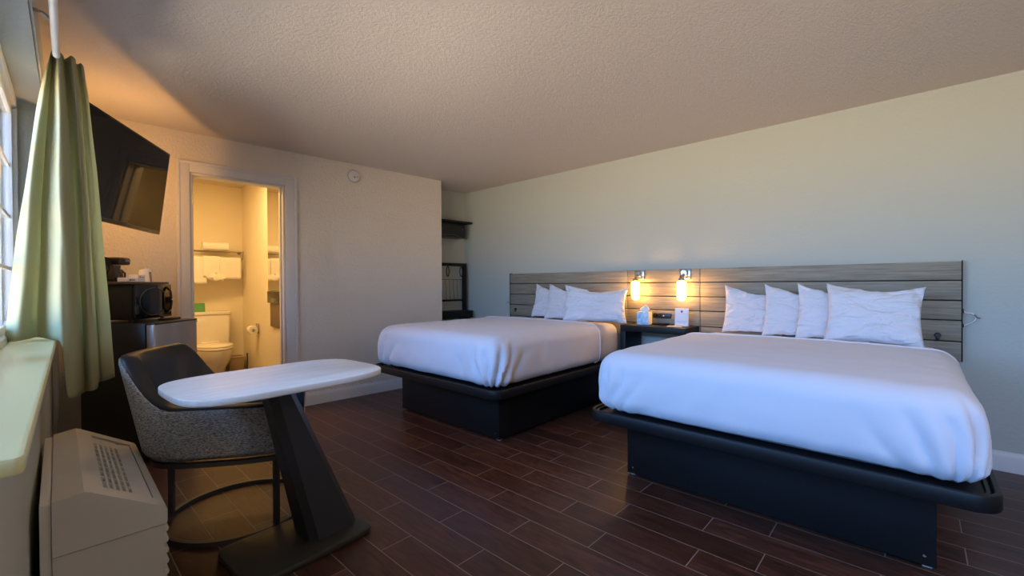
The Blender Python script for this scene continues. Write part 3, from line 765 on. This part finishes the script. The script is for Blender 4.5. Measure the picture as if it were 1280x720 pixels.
bm = NB(); box(bm, (-.085, -.022, 0), (.085, .022, .014), .005); obj('body', bm, M_BLACK, t)
bm = NB()
for k in range(5):
    for j in (-.01, .01): lathe(bm, [(0, .014), (.004, .014), (.004, .016), (0, .016)], 8, (-.05+.022*k, j, 0))
obj('button', bm, M_GUN, t)

# ------------------------------------------------------------------ barrel chair
CHR = math.radians(-36)
ch = thing('barrel_chair', 'grey tweed barrel chair with black leather inside, tucked at the small table', 'chair', (.672, 2.478, 0), CHR)
A0 = 140; NT = 56
def plan(th, off):
    c, s = math.cos(th), math.sin(th)
    n = 3.2
    x = -(.360+off)*math.copysign(abs(c)**(2/n), c); y = (.272+off)*math.copysign(abs(s)**(2/n), s)
    if c < 0: x = .29*abs(c)**(2/n)
    return x, y
def rim(th):
    d = abs(math.degrees(th))
    return .815-.222*sstep(30, 76, d)-.012*sstep(90, 138, d)
def shell(rows):
    """rows: list of (offset, height fn) from the outside bottom round to the inside bottom"""
    bm = NB(); grid = []
    for k in range(NT+1):
        th = math.radians(-A0+2*A0*k/NT); r = rim(th)
        grid.append([bm.verts.new((*plan(th, o(r)), z(r))) for o, z in rows])
    m = len(rows)
    for a, b in zip(grid, grid[1:]):
        for i in range(m): bm.faces.new((a[i], b[i], b[(i+1) % m], a[(i+1) % m]))
    bm.faces.new(grid[0]); bm.faces.new(grid[-1][::-1])
    return bm
flare = lambda z: .16*(z-.355)
ZB0 = .352
orow = [(lambda r: -.03, lambda r: ZB0)]
for f in (0.0, .03, .07, .15, .3, .45, .6, .75, .88, .96):
    orow.append((lambda r, f=f: flare(ZB0+(r-ZB0)*f)-.02*max(0, 1-f/.07)**2, lambda r, f=f: ZB0+.006+(r-.012-ZB0-.006)*f))
orow += [(lambda r: flare(r)-.004, lambda r: r-.008), (lambda r: flare(r)-.022, lambda r: r-.010), (lambda r: flare(r)-.024, lambda r: r-.03), (lambda r: -.034, lambda r: ZB0+.05)]
obj('outer_shell', shell(orow), M_TWEED, ch, 50)
irow = [(lambda r: flare(r)-.0225, lambda r: r-.012), (lambda r: flare(r)-.008, lambda r: r-.006), (lambda r: flare(r)-.010, lambda r: r+.002), (lambda r: flare(r)-.022, lambda r: r+.007), (lambda r: flare(r)-.045, lambda r: r+.006), (lambda r: flare(r)-.062, lambda r: r-.004)]
for f in (.92, .75, .5, .25, 0): irow.append((lambda r, f=f: flare(.40+(r-.40)*f)-.078+.008*f, lambda r, f=f: .40+(r-.03-.40)*f))
irow += [(lambda r: -.055, lambda r: .40)]
obj('lining', shell(irow), M_LEATHER, ch, 50)
bm = NB()
loft(bm, [rr(-.27, .262, -.200, .200, .10, z, 8, d) for z, d in ((.39, .02), (.395, .006), (.41, 0), (.455, 0), (.475, .008), (.487, .03), (.49, .06))]); obj('seat_cushion', bm, M_LEATHER, ch, 50)
bm = NB(); loft(bm, [rr(-.32, .28, -.235, .235, .13, z, 8, d) for z, d in ((.340, .03), (.344, .01), (.352, 0), (.388, 0))]); obj('seat_base', bm, M_TWEED, ch, 50)
def sqbar(bm, p, q, w=.022):
    p, q = Vector(p), Vector(q); t = (q-p).normalized(); u = t.cross(Vector((0, 0, 1)))
    u = Vector((1, 0, 0)) if u.length < .01 else u.normalized(); v = t.cross(u)
    loft(bm, [[c+u*a*w/2+v*b*w/2 for a, b in ((-1, -1), (1, -1), (1, 1), (-1, 1))] for c in (p, q)])
RG = .31
bm = NB()
V = []
for k in range(72):
    a = 2*PI*k/72; V.append([((RG+dr)*math.cos(a), (RG+dr)*math.sin(a), z) for dr, z in ((-.011, 0), (.011, 0), (.011, .02), (-.011, .02))])
vv = [[bm.verts.new(p) for p in r] for r in V]
for i in range(72):
    a, b = vv[i], vv[(i+1) % 72]
    for k in range(4): bm.faces.new((a[k], a[(k+1) % 4], b[(k+1) % 4], b[k]))
obj('base_ring', bm, M_GUN, ch, 35)
la = math.radians(43)
for a in (-la, la, PI):
    bm = NB(); p = (RG*math.cos(a), RG*math.sin(a)); 
    zt = .3175
    box(bm, (-.011, -.011, .0202), (.011, .011, zt), .001, 1, Matrix.Translation((p[0], p[1], 0)) @ Matrix.Rotation(a, 4, 'Z')); obj('leg', bm, M_GUN, ch)
bm = NB(); path = [plan(math.radians(-140+280*k/60), -.032) for k in range(61)]
path = [(.227, -.217)]+path[6:55]+[(.227, .217)]
def flatbar(bm, path, w, z0, z1):
    rings = []
    for i, p in enumerate(path):
        a, b_ = path[max(i-1, 0)], path[min(i+1, len(path)-1)]
        t = Vector((b_[0]-a[0], b_[1]-a[1])).normalized(); nx, ny = -t.y*w/2, t.x*w/2
        rings.append([(p[0]+nx, p[1]+ny, z0), (p[0]-nx, p[1]-ny, z0), (p[0]-nx, p[1]-ny, z1), (p[0]+nx, p[1]+ny, z1)])
    loft(bm, rings)
flatbar(bm, path, .024, .318, .3385)
sqbar(bm, (.227, -.205, .328), (.227, .205, .328), .02); obj('seat_frame', bm, M_GUN, ch)

# ------------------------------------------------------------------ pedestal table
tb = thing('side_table', 'small pale-topped table on a slanted dark pedestal beside the barrel chair', 'table', (.685, 1.975, 0), math.radians(3.5))
bm = NB()
def sup(z, d, n=3.9, a=.390, b=.268, K=96):
    out = []
    for k in range(K):
        t = 2*PI*k/K; c, s = math.cos(t), math.sin(t)
        out.append(((a-d)*math.copysign(abs(c)**(2/n), c), (b-d)*math.copysign(abs(s)**(2/4.2), s), z))
    return out
loft(bm, [sup(.716, .004), sup(.718, .001), sup(.721, 0), sup(.737, 0), sup(.740, .001), sup(.742, .004)])
obj('table_top', bm, M_TTOP, tb, 40)
bm = NB(); slab(bm, -.20, .325, -.195, .165, .05, 0, .03, .008); obj('base_plate', bm, M_TBASE, tb)
def foot(z, f):
    # slanted faceted pillar: f = 0 at the floor, 1 under the top
    x0 = .075+(-.072-.075)*f; x1 = .29+(.030-.29)*f
    y0 = -.115+.045*f; y1 = .075-.015*f
    c = .028
    return [(x0+c, y0, z), (x1-c, y0, z), (x1, y0+c, z), (x1, y1-c, z), (x1-c, y1, z), (x0+c, y1, z), (x0, y1-c, z), (x0, y0+c, z)]
bm = NB(); loft(bm, [foot(.0305, 0), foot(.06, .03), foot(.69, 1.0), foot(.7155, 1.02)]); obj('pedestal', bm, M_LEG, tb, 20)
bm = NB(); box(bm, (-.17, -.10, .708), (.10, .10, .7158), .002); obj('mounting_plate', bm, M_LEG, tb)

# ------------------------------------------------------------------ wall air conditioner under the window
ac = thing('air_conditioner', 'beige wall air conditioner unit below the window sill', 'air conditioner', ww(.045, 1.83, 0), WR*.55)
ac.scale = (.96, 1, 1)
SL = .85
prof = [(.0, .02), (.26, .02), (.268, .03), (.268, .335), (.271, .345), (.271, .383), (.264, .393), (.085, .500), (.070, .506), (0, .496)]
low = [(.0, .02), (.262, .02), (.266, .03), (.266, .332), (0, .332)]
upp = [(.0, .336), (.272, .336), (.275, .342), (.275, .382), (.268, .392), (.222, .4195), (.085, .500), (.070, .506), (0, .496)]
bm = NB(); box(bm, (-.026, .012, .06), (-.0005, SL-.012, .49), .003); obj('wall_sleeve', bm, M_TRIM, ac)
bm = NB(); prism(bm, low, 'y', .006, SL-.006); obj('lower_panel', bm, M_PLASTIC, ac, 25)
bm = NB()
# upper cover: end caps plus a top with the grille opening
def lerp(a, b, f): return (a[0]+(b[0]-a[0])*f, a[1]+(b[1]-a[1])*f)
PA, PB = (.268, .392), (.085, .500)
gA, gB = lerp(PA, PB, .12), lerp(PA, PB, .82)          # the opening lies between these on the slope
Y0, Y1 = .07, SL-.07
for a, b in ((0, Y0), (Y1, SL)): prism(bm, upp, 'y', a, b)
prism(bm, [(.0, .336), (.272, .336), (.275, .342), (.275, .382), PA, gA, (gA[0]-.006, gA[1]-.05), (.0, .36)], 'y', Y0, Y1)
prism(bm, [gB, PB, (.070, .506), (0, .496), (0, .38), (gB[0]-.02, gB[1]-.05)], 'y', Y0, Y1)
obj('cover', bm, M_PLASTIC, ac, 25)
bm = NB(); box(bm, (.02, Y0+.002, .362), (.24, Y1-.002, .372)); obj('grille_well', bm, M_PLASTIC_D, ac)
sd = Vector((gB[0]-gA[0], 0, gB[1]-gA[1])); sl_ = sd.length; sd.normalize(); sn = Vector((-sd.z, 0, sd.x))
bm = NB()
def gpt(u, y, h): return Vector((gA[0], y, gA[1]))+sd*u+(-sn if sn.z < 0 else sn)*h
for k in range(1, 5):
    u = sl_*(.38+.62*k/5)
    loft(bm, [[gpt(u-.004, y, -.003), gpt(u+.004, y, -.003), gpt(u+.008, y, -.03), gpt(u+.002, y, -.03)] for y in (Y0+.01, Y1-.12)])
obj('louvre_bars', bm, M_PLASTIC, ac, 0)
for k in range(10):
    y = Y0+.02+(Y1-.14-Y0-.02)*k/9
    bm = NB(); loft(bm, [[gpt(sl_*.40, y-.0045, -.004), gpt(sl_*.40, y+.0045, -.004), gpt(sl_*.40, y+.0045, -.03), gpt(sl_*.40, y-.0045, -.03)], [gpt(sl_*.985, y-.0045, -.004), gpt(sl_*.985, y+.0045, -.004), gpt(sl_*.985, y+.0045, -.03), gpt(sl_*.985, y-.0045, -.03)]]); obj('vane', bm, M_PLASTIC, ac, 0)
bm = NB(); loft(bm, [[gpt(0.002, y, -.002), gpt(sl_*.36, y, -.010), gpt(sl_*.38, y, -.02), gpt(.002, y, -.015)] for y in (Y0+.006, Y1-.006)]); loft(bm, [[gpt(sl_*.36, y, -.006), gpt(sl_*.985, y, -.006), gpt(sl_*.985, y, -.02), gpt(sl_*.36, y, -.02)] for y in (Y1-.11, Y1-.008)])
obj('control_flap', bm, M_PLASTIC, ac, 0)
bm = NB()
for k in range(7):
    z = .305-.036*k
    if z < .05: break
    loft(bm, [[(.2655, y, z), (.276, y, z+.003), (.279, y, z+.012), (.276, y, z+.021), (.2655, y, z+.024)] for y in (.004, SL-.004)])
obj('front_ribs', bm, M_PLASTIC, ac, 40)

# ------------------------------------------------------------------ curtain and its rods
def curve_rod(name, lab, pts, r, m, rings, brackets):
    t = thing(name, lab, 'curtain rod', (0, 0, 0))
    bm = NB(); tube(bm, pts, r, 14); obj('rod', bm, m, t)
    for b in brackets:
        bm = NB(); tube(bm, b, .006, 8); obj('bracket', bm, M_CHROME, t)
    return t
RZ = 2.075
curve_rod('curtain_rod', 'white curtain rod running along the top of the window', [ww(.058, .3, RZ), ww(.058, 2.56, RZ), ww(.058, 2.60, RZ)], .0115, M_FRAME, 0, [[ww(.0005, 2.30, RZ+.035), ww(.03, 2.30, RZ+.03), ww(.056, 2.31, RZ+.013)]])
t = thing('curtain_track', 'thin white track along the top edge of the window recess', 'curtain track', (0, 0, 0))
bm = NB(); tube(bm, [ww(.0045, .3, Z1+.016), ww(.0045, 3.22, Z1+.016)], .004, 8); obj('track', bm, M_FRAME, t)
bm = NB(); box(bm, (-.004, -.02, -.012), (.014, .0, .012), .002, 2, Matrix.Translation(ww(.0055, 3.24, Z1+.016))); obj('end_stop', bm, M_GUN, t)

ctn = thing('curtain', 'pale green pleated curtain hanging beside the window', 'curtain')
def curtain():
    bm = NB(); NU, NV = 150, 60
    ztop, zbot = 2.115, .67
    # plan (n, s) at the hem and at the heading, in the window wall's frame
    hem = [(-.115, 2.66), (-.075, 2.60), (-.045, 2.64), (-.03, 2.70), (.005, 2.63), (.05, 2.54), (.088, 2.56), (.108, 2.66), (.118, 2.70), (.140, 2.66), (.158, 2.72), (.163, 2.80), (.180, 2.80), (.200, 2.84), (.222, 2.92)]
    head = [(.026, 2.70), (.028, 2.67), (.031, 2.70), (.030, 2.74), (.036, 2.71), (.046, 2.655), (.060, 2.69), (.064, 2.73), (.076, 2.70), (.086, 2.67), (.098, 2.70), (.098, 2.74), (.106, 2.75), (.116, 2.73), (.124, 2.76)]
    def sp(P, u):
        f = u*(len(P)-1); i = min(int(f), len(P)-2); t = f-i
        p0 = Vector(P[max(i-1, 0)]); p1 = Vector(P[i]); p2 = Vector(P[i+1]); p3 = Vector(P[min(i+2, len(P)-1)])
        return .5*((2*p1)+(-p0+p2)*t+(2*p0-5*p1+4*p2-p3)*t*t+(-p0+3*p1-3*p2+p3)*t**3)
    G = []
    for i in range(NU+1):
        u = i/NU; a, b = sp(head, u), sp(hem, u); col = []
        lift = .232*(1-sstep(.34, .375, u))              # this edge rests on the sill
        zb = zbot+lift+.01*math.sin(u*9)
        for j in range(NV+1):
            v = j/NV
            w = v**.75 if v > .06 else (.06**.75)*v/.06
            q = a*(1-w)+b*w
            if .02 < v < .075: q = q*.985+Vector((.055, 2.70))*.015   # nip under the heading
            wob = .006*fbm(u*14, v*3.2, 2.2)*min(1, v*5)
            col.append(bm.verts.new(ww(q.x+.016+wob, q.y+wob*1.3, ztop+(zb-ztop)*v)))
        G.append(col)
    for a, b in zip(G, G[1:]):
        for j in range(NV): bm.faces.new((a[j], b[j], b[j+1], a[j+1]))
    return bm, G
bm, _ = curtain()
cu = obj('panel', bm, M_CURT, ctn, 0)
for p_ in cu.data.polygons: p_.use_smooth = True
so = cu.modifiers.new('thick', 'SOLIDIFY'); so.thickness = .002; so.offset = 0
bm = NB(); tube(bm, [ww(.058, 2.665, RZ+.03), ww(.059, 2.63, RZ+.034), ww(.0585, 2.61, RZ+.02)], .0025, 6); obj('hook', bm, M_GUN, ctn)

# ------------------------------------------------------------------ bathroom things (local x along the wall, y inwards)
to = thing('toilet', 'white toilet with closed lid seen through the bathroom doorway', 'toilet', bw(1.215, BD, 0), BR)
to.scale = (1, 1, 1.06)
bm = NB(); loft(bm, [rr(-.205, .205, -.20, -.012, .03, z, 5, d) for z, d in ((.40, .03), (.42, .012), (.50, .004), (.735, 0), (.742, .003))]); obj('tank', bm, M_PORC, to)
bm = NB(); slab(bm, -.218, .218, -.213, -.006, .03, .7425, .778, .010, 5); obj('tank_lid', bm, M_PORC, to)
def oval(cx, cy, a, b, z, K=40, eg=.18):
    out = []
    for k in range(K):
        t = 2*PI*k/K; s = math.sin(t); out.append((cx+a*math.cos(t)*(1+.06*s), cy+b*s*(1.0 if s > 0 else 1.08), z))
    return out
bm = NB(); loft(bm, [oval(0, y, a, b, z) for y, a, b, z in ((-.36, .11, .20, 0), (-.36, .115, .205, .02), (-.36, .10, .18, .10), (-.38, .11, .19, .18), (-.42, .155, .22, .28), (-.43, .178, .235, .36), (-.43, .182, .24, .395), (-.43, .17, .225, .40))])
box(bm, (-.11, -.30, .02), (.11, -.02, .399), .03, 3); obj('bowl', bm, M_PORC, to, 50)
bm = NB(); loft(bm, [oval(0, -.43, a, b, z) for a, b, z in ((.180, .238, .401), (.186, .244, .406), (.186, .244, .418), (.18, .238, .424))]); obj('seat', bm, M_PORC, to, 50)
bm = NB(); loft(bm, [oval(0, -.43, a, b, z) for a, b, z in ((.180, .236, .4255), (.185, .242, .430), (.183, .24, .440), (.16, .215, .447), (.05, .08, .450))]); box(bm, (-.09, -.21, .425), (.09, -.165, .45), .012, 3); obj('seat_lid', bm, M_PORC, to, 50)
bm = NB(); tube(bm, [(-.16, -.212, .69), (-.16, -.225, .69), (-.12, -.228, .685)], .007, 8); obj('flush_lever', bm, M_CHROME, to)
t = thing('notice_card', 'small green card standing on the toilet tank', 'card', bw(1.115, BD-.10, .8255), BR)
bm = NB(); vs = [(-.065, -.03), (.065, -.03)]
loft(bm, [[(-.068, -.035, 0), (.068, -.035, 0), (.068, -.005, .10), (-.068, -.005, .10)], [(-.068, -.032, 0), (.068, -.032, 0), (.068, -.002, .10), (-.068, -.002, .10)]]); obj('front', bm, M_GREEN, t, 0)
bm = NB(); loft(bm, [[(-.068, .03, 0), (.068, .03, 0), (.068, -.0015, .10), (-.068, -.0015, .10)], [(-.068, .033, 0), (.068, .033, 0), (.068, .0015, .10), (-.068, .0015, .10)]]); obj('back', bm, M_GREEN, t, 0)

rk = thing('towel_rack', 'chrome towel rack with an upper shelf on the bathroom wall', 'towel rack', bw(1.21, BD, 1.50), BR)
bm = NB()
for y in (-.22, -.16, -.10, -.05): tube(bm, [(-.36, y, .03), (.345, y, .03)], .006, 10)
obj('shelf_rail', bm, M_CHROME, rk)
bm = NB(); tube(bm, [(-.36, -.19, -.055), (.345, -.19, -.055)], .0075, 10); obj('towel_bar', bm, M_CHROME, rk)
for x in (-.36, .345):
    bm = NB(); tube(bm, [(x, -.225, .03), (x, -.01, .03)], .008, 10); tube(bm, [(x, -.22, .03), (x, -.20, -.02), (x, -.19, -.055)], .006, 10); tube(bm, [(x, -.19, -.055), (x, -.01, -.07)], .006, 10); lathe(bm, [(0, -.012), (.022, -.012), (.022, -.0005), (0, -.0005)], 16, (x, 0, -.07), 'y'); lathe(bm, [(0, -.012), (.022, -.012), (.022, -.0005), (0, -.0005)], 16, (x, 0, .03), 'y'); obj('bracket', bm, M_CHROME, rk)
def hang_towel(lab, x0, x1, drop, back, seed, th=.008, yo=0., group=None):
    # folded over the bar at local (y=-.19, z=-.055)
    bm = NB(); prof = []
    r = .0095+yo
    for k in range(9): prof.append((-.19-r-.002, -.055-drop+drop*k/8))
    for k in range(1, 7): a = PI-PI*k/7; prof.append((-.19+r*math.cos(a), -.055+r*math.sin(a)))
    for k in range(9): prof.append((-.19+r, -.055-back*k/8))
    n = 26; G = []
    for i in range(n+1):
        x = x0+(x1-x0)*i/n
        G.append([bm.verts.new((x+.004*fbm(z*6, seed, i*.1), y+(-.006 if y < -.19 else .004)*abs(fbm(x*16+seed, z*3, seed))*min(1, abs(z+.055)*12), z-.008*fbm(x*7, seed, 1)*min(1, abs(z+.055)*6))) for y, z in prof])
    for a, b in zip(G, G[1:]):
        for j in range(len(prof)-1): bm.faces.new((a[j], b[j], b[j+1], a[j+1]))
    o = obj('hanging_towel', bm, M_TOWEL, None, 60)
    so = o.modifiers.new('thick', 'SOLIDIFY'); so.thickness = th; so.offset = 1
    place(o, bw(1.21, BD, 1.50), BR)
    return tag(o, lab, 'towel', group)
gT = 'white towels on the bathroom rack'
hang_towel('white bath towel hanging at the left of the rack', -.30, -.02, .30, .26, 1., group=gT)
hang_towel('white bath towel hanging at the right of the rack', -.008, .325, .24, .22, 2., group=gT)
o = hang_towel('white hand towel with a knotted end, over the bath towels', -.055, .105, .215, .20, 4., .006, .012, gT)
bm = NB()
def knot(bm):
    rings = []
    for k in range(13):
        f = k/12; z = -.235-.075*f; ring = []
        for i in range(24):
            a = 2*PI*i/24; r = (.035+.05*math.sin(f*PI)**.8)*(1+.16*math.sin(4*a+f*5))
            ring.append((.035+.06*f+r*math.cos(a), -.235+.30*r*math.sin(a)*.7, z+.014*math.sin(3*a+k)))
        rings.append(ring)
    loft(bm, rings)
knot(bm); obj('tied_end', bm, M_TOWEL, o, 60)
t = tag(None or place(obj('towel', (lambda b: (loft(b, [[(x, y*(1-.12*math.sin(PI*(x+.125)/.25))-.13, .0375+z*(1+.05*fbm(x*20, y*10, 3))) for y, z in [(.075*math.copysign(abs(math.cos(t))**.7, math.cos(t)), .05+.05*math.copysign(abs(math.sin(t))**.7, math.sin(t))) for t in [2*PI*k/28 for k in range(28)]]] for x in [-.125+.25*i/14 for i in range(15)]]), b)[1])(NB()), M_TOWEL, None, 60), bw(1.285, BD, 1.50), BR), 'rolled white towel lying on top of the rack shelf', 'towel', gT)

t = thing('toilet_paper_holder', 'chrome toilet paper holder on the bathroom side wall', 'holder', bw(BXR, 1.30, .64), BR)
bm = NB(); box(bm, (-.014, -.05, -.055), (-.0005, .05, .055), .004); obj('plate', bm, M_CHROME, t)
bm = NB(); tube(bm, [(-.012, .035, 0), (-.06, .035, 0), (-.065, .03, 0), (-.065, -.085, 0)], .006, 10); obj('arm', bm, M_CHROME, t)
bm = NB(); R0 = .047
rings = [[(-.065+r*math.cos(2*PI*k/28), y, -.006+r*math.sin(2*PI*k/28)) for k in range(28)] for r, y in ((.018, -.07), (R0-.003, -.07), (R0, -.066), (R0, .022), (R0-.003, .026), (.018, .026))]
V = loft(bm, rings, False, False)
for k in range(28): bm.faces.new((V[0][k], V[0][(k+1) % 28], V[-1][(k+1) % 28], V[-1][k]))
tag(place(obj('toilet_roll', bm, M_PAPER), bw(BXR, 1.30, .635), BR), 'white toilet paper roll on the chrome holder', 'toilet roll')

t = thing('waste_bin', 'tan plastic waste bin on the floor beside the toilet', 'waste bin', bw(1.47, BD-.155, 0), BR+.05)
bm = NB(); loft(bm, [rr(-.085, .085, -.09, .09, .02, z, 4, d) for z, d in ((.0, .02), (.005, .014), (.27, 0))], True, False); loft(bm, [rr(-.085, .085, -.09, .09, .02, z, 4, d) for z, d in ((.27, 0), (.27, .005), (.01, .02))], False, True); obj('bin', bm, M_WASTE, t)
bm = NB(); tube(bm, [p for p in rr(-.087, .087, -.092, .092, .022, .27, 4)], .005, 8, closed=True); obj('rim', bm, M_WASTE, t)
bm = NB()
loft(bm, [[(x*1.02, y*1.02, z) for x, y, z in rr(-.085, .085, -.09, .09, .02, .275+.004*math.sin(k), 4, d)] for k, d in enumerate((-.006, .0, .012))], False, False); obj('liner', bm, mat('bin_liner', (.62, .5, .3), .4), t)

mr = tag(place(obj('mirror', (lambda b: (box(b, (BXR-.008, .14, 1.07), (BXR-.001, .87, 2.25), .001, 1), b)[1])(NB()), M_MIRROR, None, 0), bw(0, 0), BR), 'frameless mirror on the bathroom side wall above the black counter', 'mirror')
t = thing('bathroom_vanity', 'black stone counter with a brown apron on the bathroom side wall', 'vanity', bw(BXR, .50, 0), BR)
bm = NB(); box(bm, (-.035, -.36, .945), (-.002, .30, 1.065), .004); obj('countertop', bm, M_GRANITE, t)
bm = NB(); box(bm, (-.02, -.36, .70), (-.002, .255, .9445), .003); obj('apron', bm, M_BROWN, t)
t = thing('plunger', 'black toilet plunger on the floor behind the waste bin', 'plunger', bw(1.552, 1.62, 0), BR)
bm = NB(); lathe(bm, [(0, .0), (.035, 0), (.036, .02), (.028, .045), (.014, .06), (0, .062)], 20); obj('cup', bm, M_BLACK, t)
bm = NB(); tube(bm, [(0, 0, .06), (.0, 0, .33)], .007, 10); obj('handle', bm, M_BLACK, t)

# ------------------------------------------------------------------ light
def point(name, loc, e, col, r=.04):
    l = bpy.data.lights.new(name, 'POINT'); l.energy = e; l.color = col; l.shadow_soft_size = r
    o = bpy.data.objects.new(name, l); o.location = loc; C.objects.link(o); return o
WARM = (1, .60, .22)
def panel_light(name, loc, e, col, sx, sy):
    l = bpy.data.lights.new(name, 'AREA'); l.shape = 'RECTANGLE'; l.size = sx; l.size_y = sy; l.energy = e; l.color = col
    o = bpy.data.objects.new(name, l); o.location = loc; o.rotation_euler = (0, 0, BR); C.objects.link(o); return o
panel_light('added_room_fill', (1.3, -1.5, 2.30), 18, (1, .80, .62), .7, .7)  # added fill light behind the camera, unseen, lifts the room's brightness
panel_light('bathroom_ceiling_light', bw(.85, .70, 2.30), 25, (1, .60, .21), .9, .22)
point('bulb_behind_television', (.36, 3.66, 1.80), 11, (1, .50, .15), .03)
# the sky through the window and the added one (portal helps the renderer find it)
for a_, b_ in ((S0, S1), (S2, S3)):
    pl = bpy.data.lights.new('window_portal', 'AREA'); pl.shape = 'RECTANGLE'; pl.size = b_-a_; pl.size_y = Z1-Z0
    pl.cycles.is_portal = True
    po = bpy.data.objects.new('window_portal', pl); C.objects.link(po)
    pc = ww(-.23, (a_+b_)/2, (Z0+Z1)/2); zx = W1; zz = -WN; zy = zz.cross(zx)
    zz = -zz; zy = zz.cross(zx)
    zz = -zz if zz.dot(WN) > 0 else zz; zy = zz.cross(zx)
    po.matrix_world = Matrix(((zx.x, zy.x, zz.x, pc.x), (zx.y, zy.y, zz.y, pc.y), (zx.z, zy.z, zz.z, pc.z), (0, 0, 0, 1)))
w = bpy.data.worlds.new('sky'); bpy.context.scene.world = w; w.use_nodes = True
nt = w.node_tree; nt.nodes.clear()
tc = nt.nodes.new('ShaderNodeTexCoord'); sp_ = nt.nodes.new('ShaderNodeSeparateXYZ'); rp = nt.nodes.new('ShaderNodeValToRGB')
mr_ = nt.nodes.new('ShaderNodeMapRange'); mr_.inputs['From Min'].default_value = -1; mr_.inputs['From Max'].default_value = 1
bg = nt.nodes.new('ShaderNodeBackground'); ow = nt.nodes.new('ShaderNodeOutputWorld')
nt.links.new(tc.outputs['Generated'], sp_.inputs[0]); nt.links.new(sp_.outputs['Z'], mr_.inputs['Value']); nt.links.new(mr_.outputs[0], rp.inputs['Fac'])
e = rp.color_ramp.elements; e[0].position = .0; e[0].color = (1.10, .86, .66, 1); e[1].position = 1.; e[1].color = (.42, .72, 1.35, 1)
for pos, c in ((.47, (1.25, 1.0, .80, 1)), (.505, (.42, .72, 1.2, 1)), (.62, (.23, .57, 1.32, 1))):
    k = e.new(pos); k.color = c
nt.links.new(rp.outputs['Color'], bg.inputs['Color']); bg.inputs['Strength'].default_value = 14.0
nt.links.new(bg.outputs[0], ow.inputs['Surface'])

# ------------------------------------------------------------------ camera
cam = bpy.data.cameras.new('camera'); co = bpy.data.objects.new('camera', cam); C.objects.link(co)
cam.sensor_width = 36; cam.lens = 15.3174; cam.clip_start = .01
r0, r1, r2 = (.6793, -.7339, -.006), (-.0098, -.001, -1.0), (.7338, .6793, -.0079)
R3 = Matrix((r0, [-c for c in r1], [-c for c in r2])).transposed()
co.matrix_world = Matrix.Translation((0, 0, 1.12)) @ R3.to_quaternion().to_matrix().to_4x4()
sc = bpy.context.scene; sc.camera = co
sc.view_settings.view_transform = 'Standard'; sc.view_settings.look = 'None'; sc.view_settings.gamma = 1
sc.view_settings.use_curve_mapping = False; sc.view_settings.exposure = 0.0
sc.cycles.use_denoising = True
sc.cycles.max_bounces = 14; sc.cycles.diffuse_bounces = 8; sc.cycles.glossy_bounces = 6
sc.cycles.sample_clamp_indirect = 8
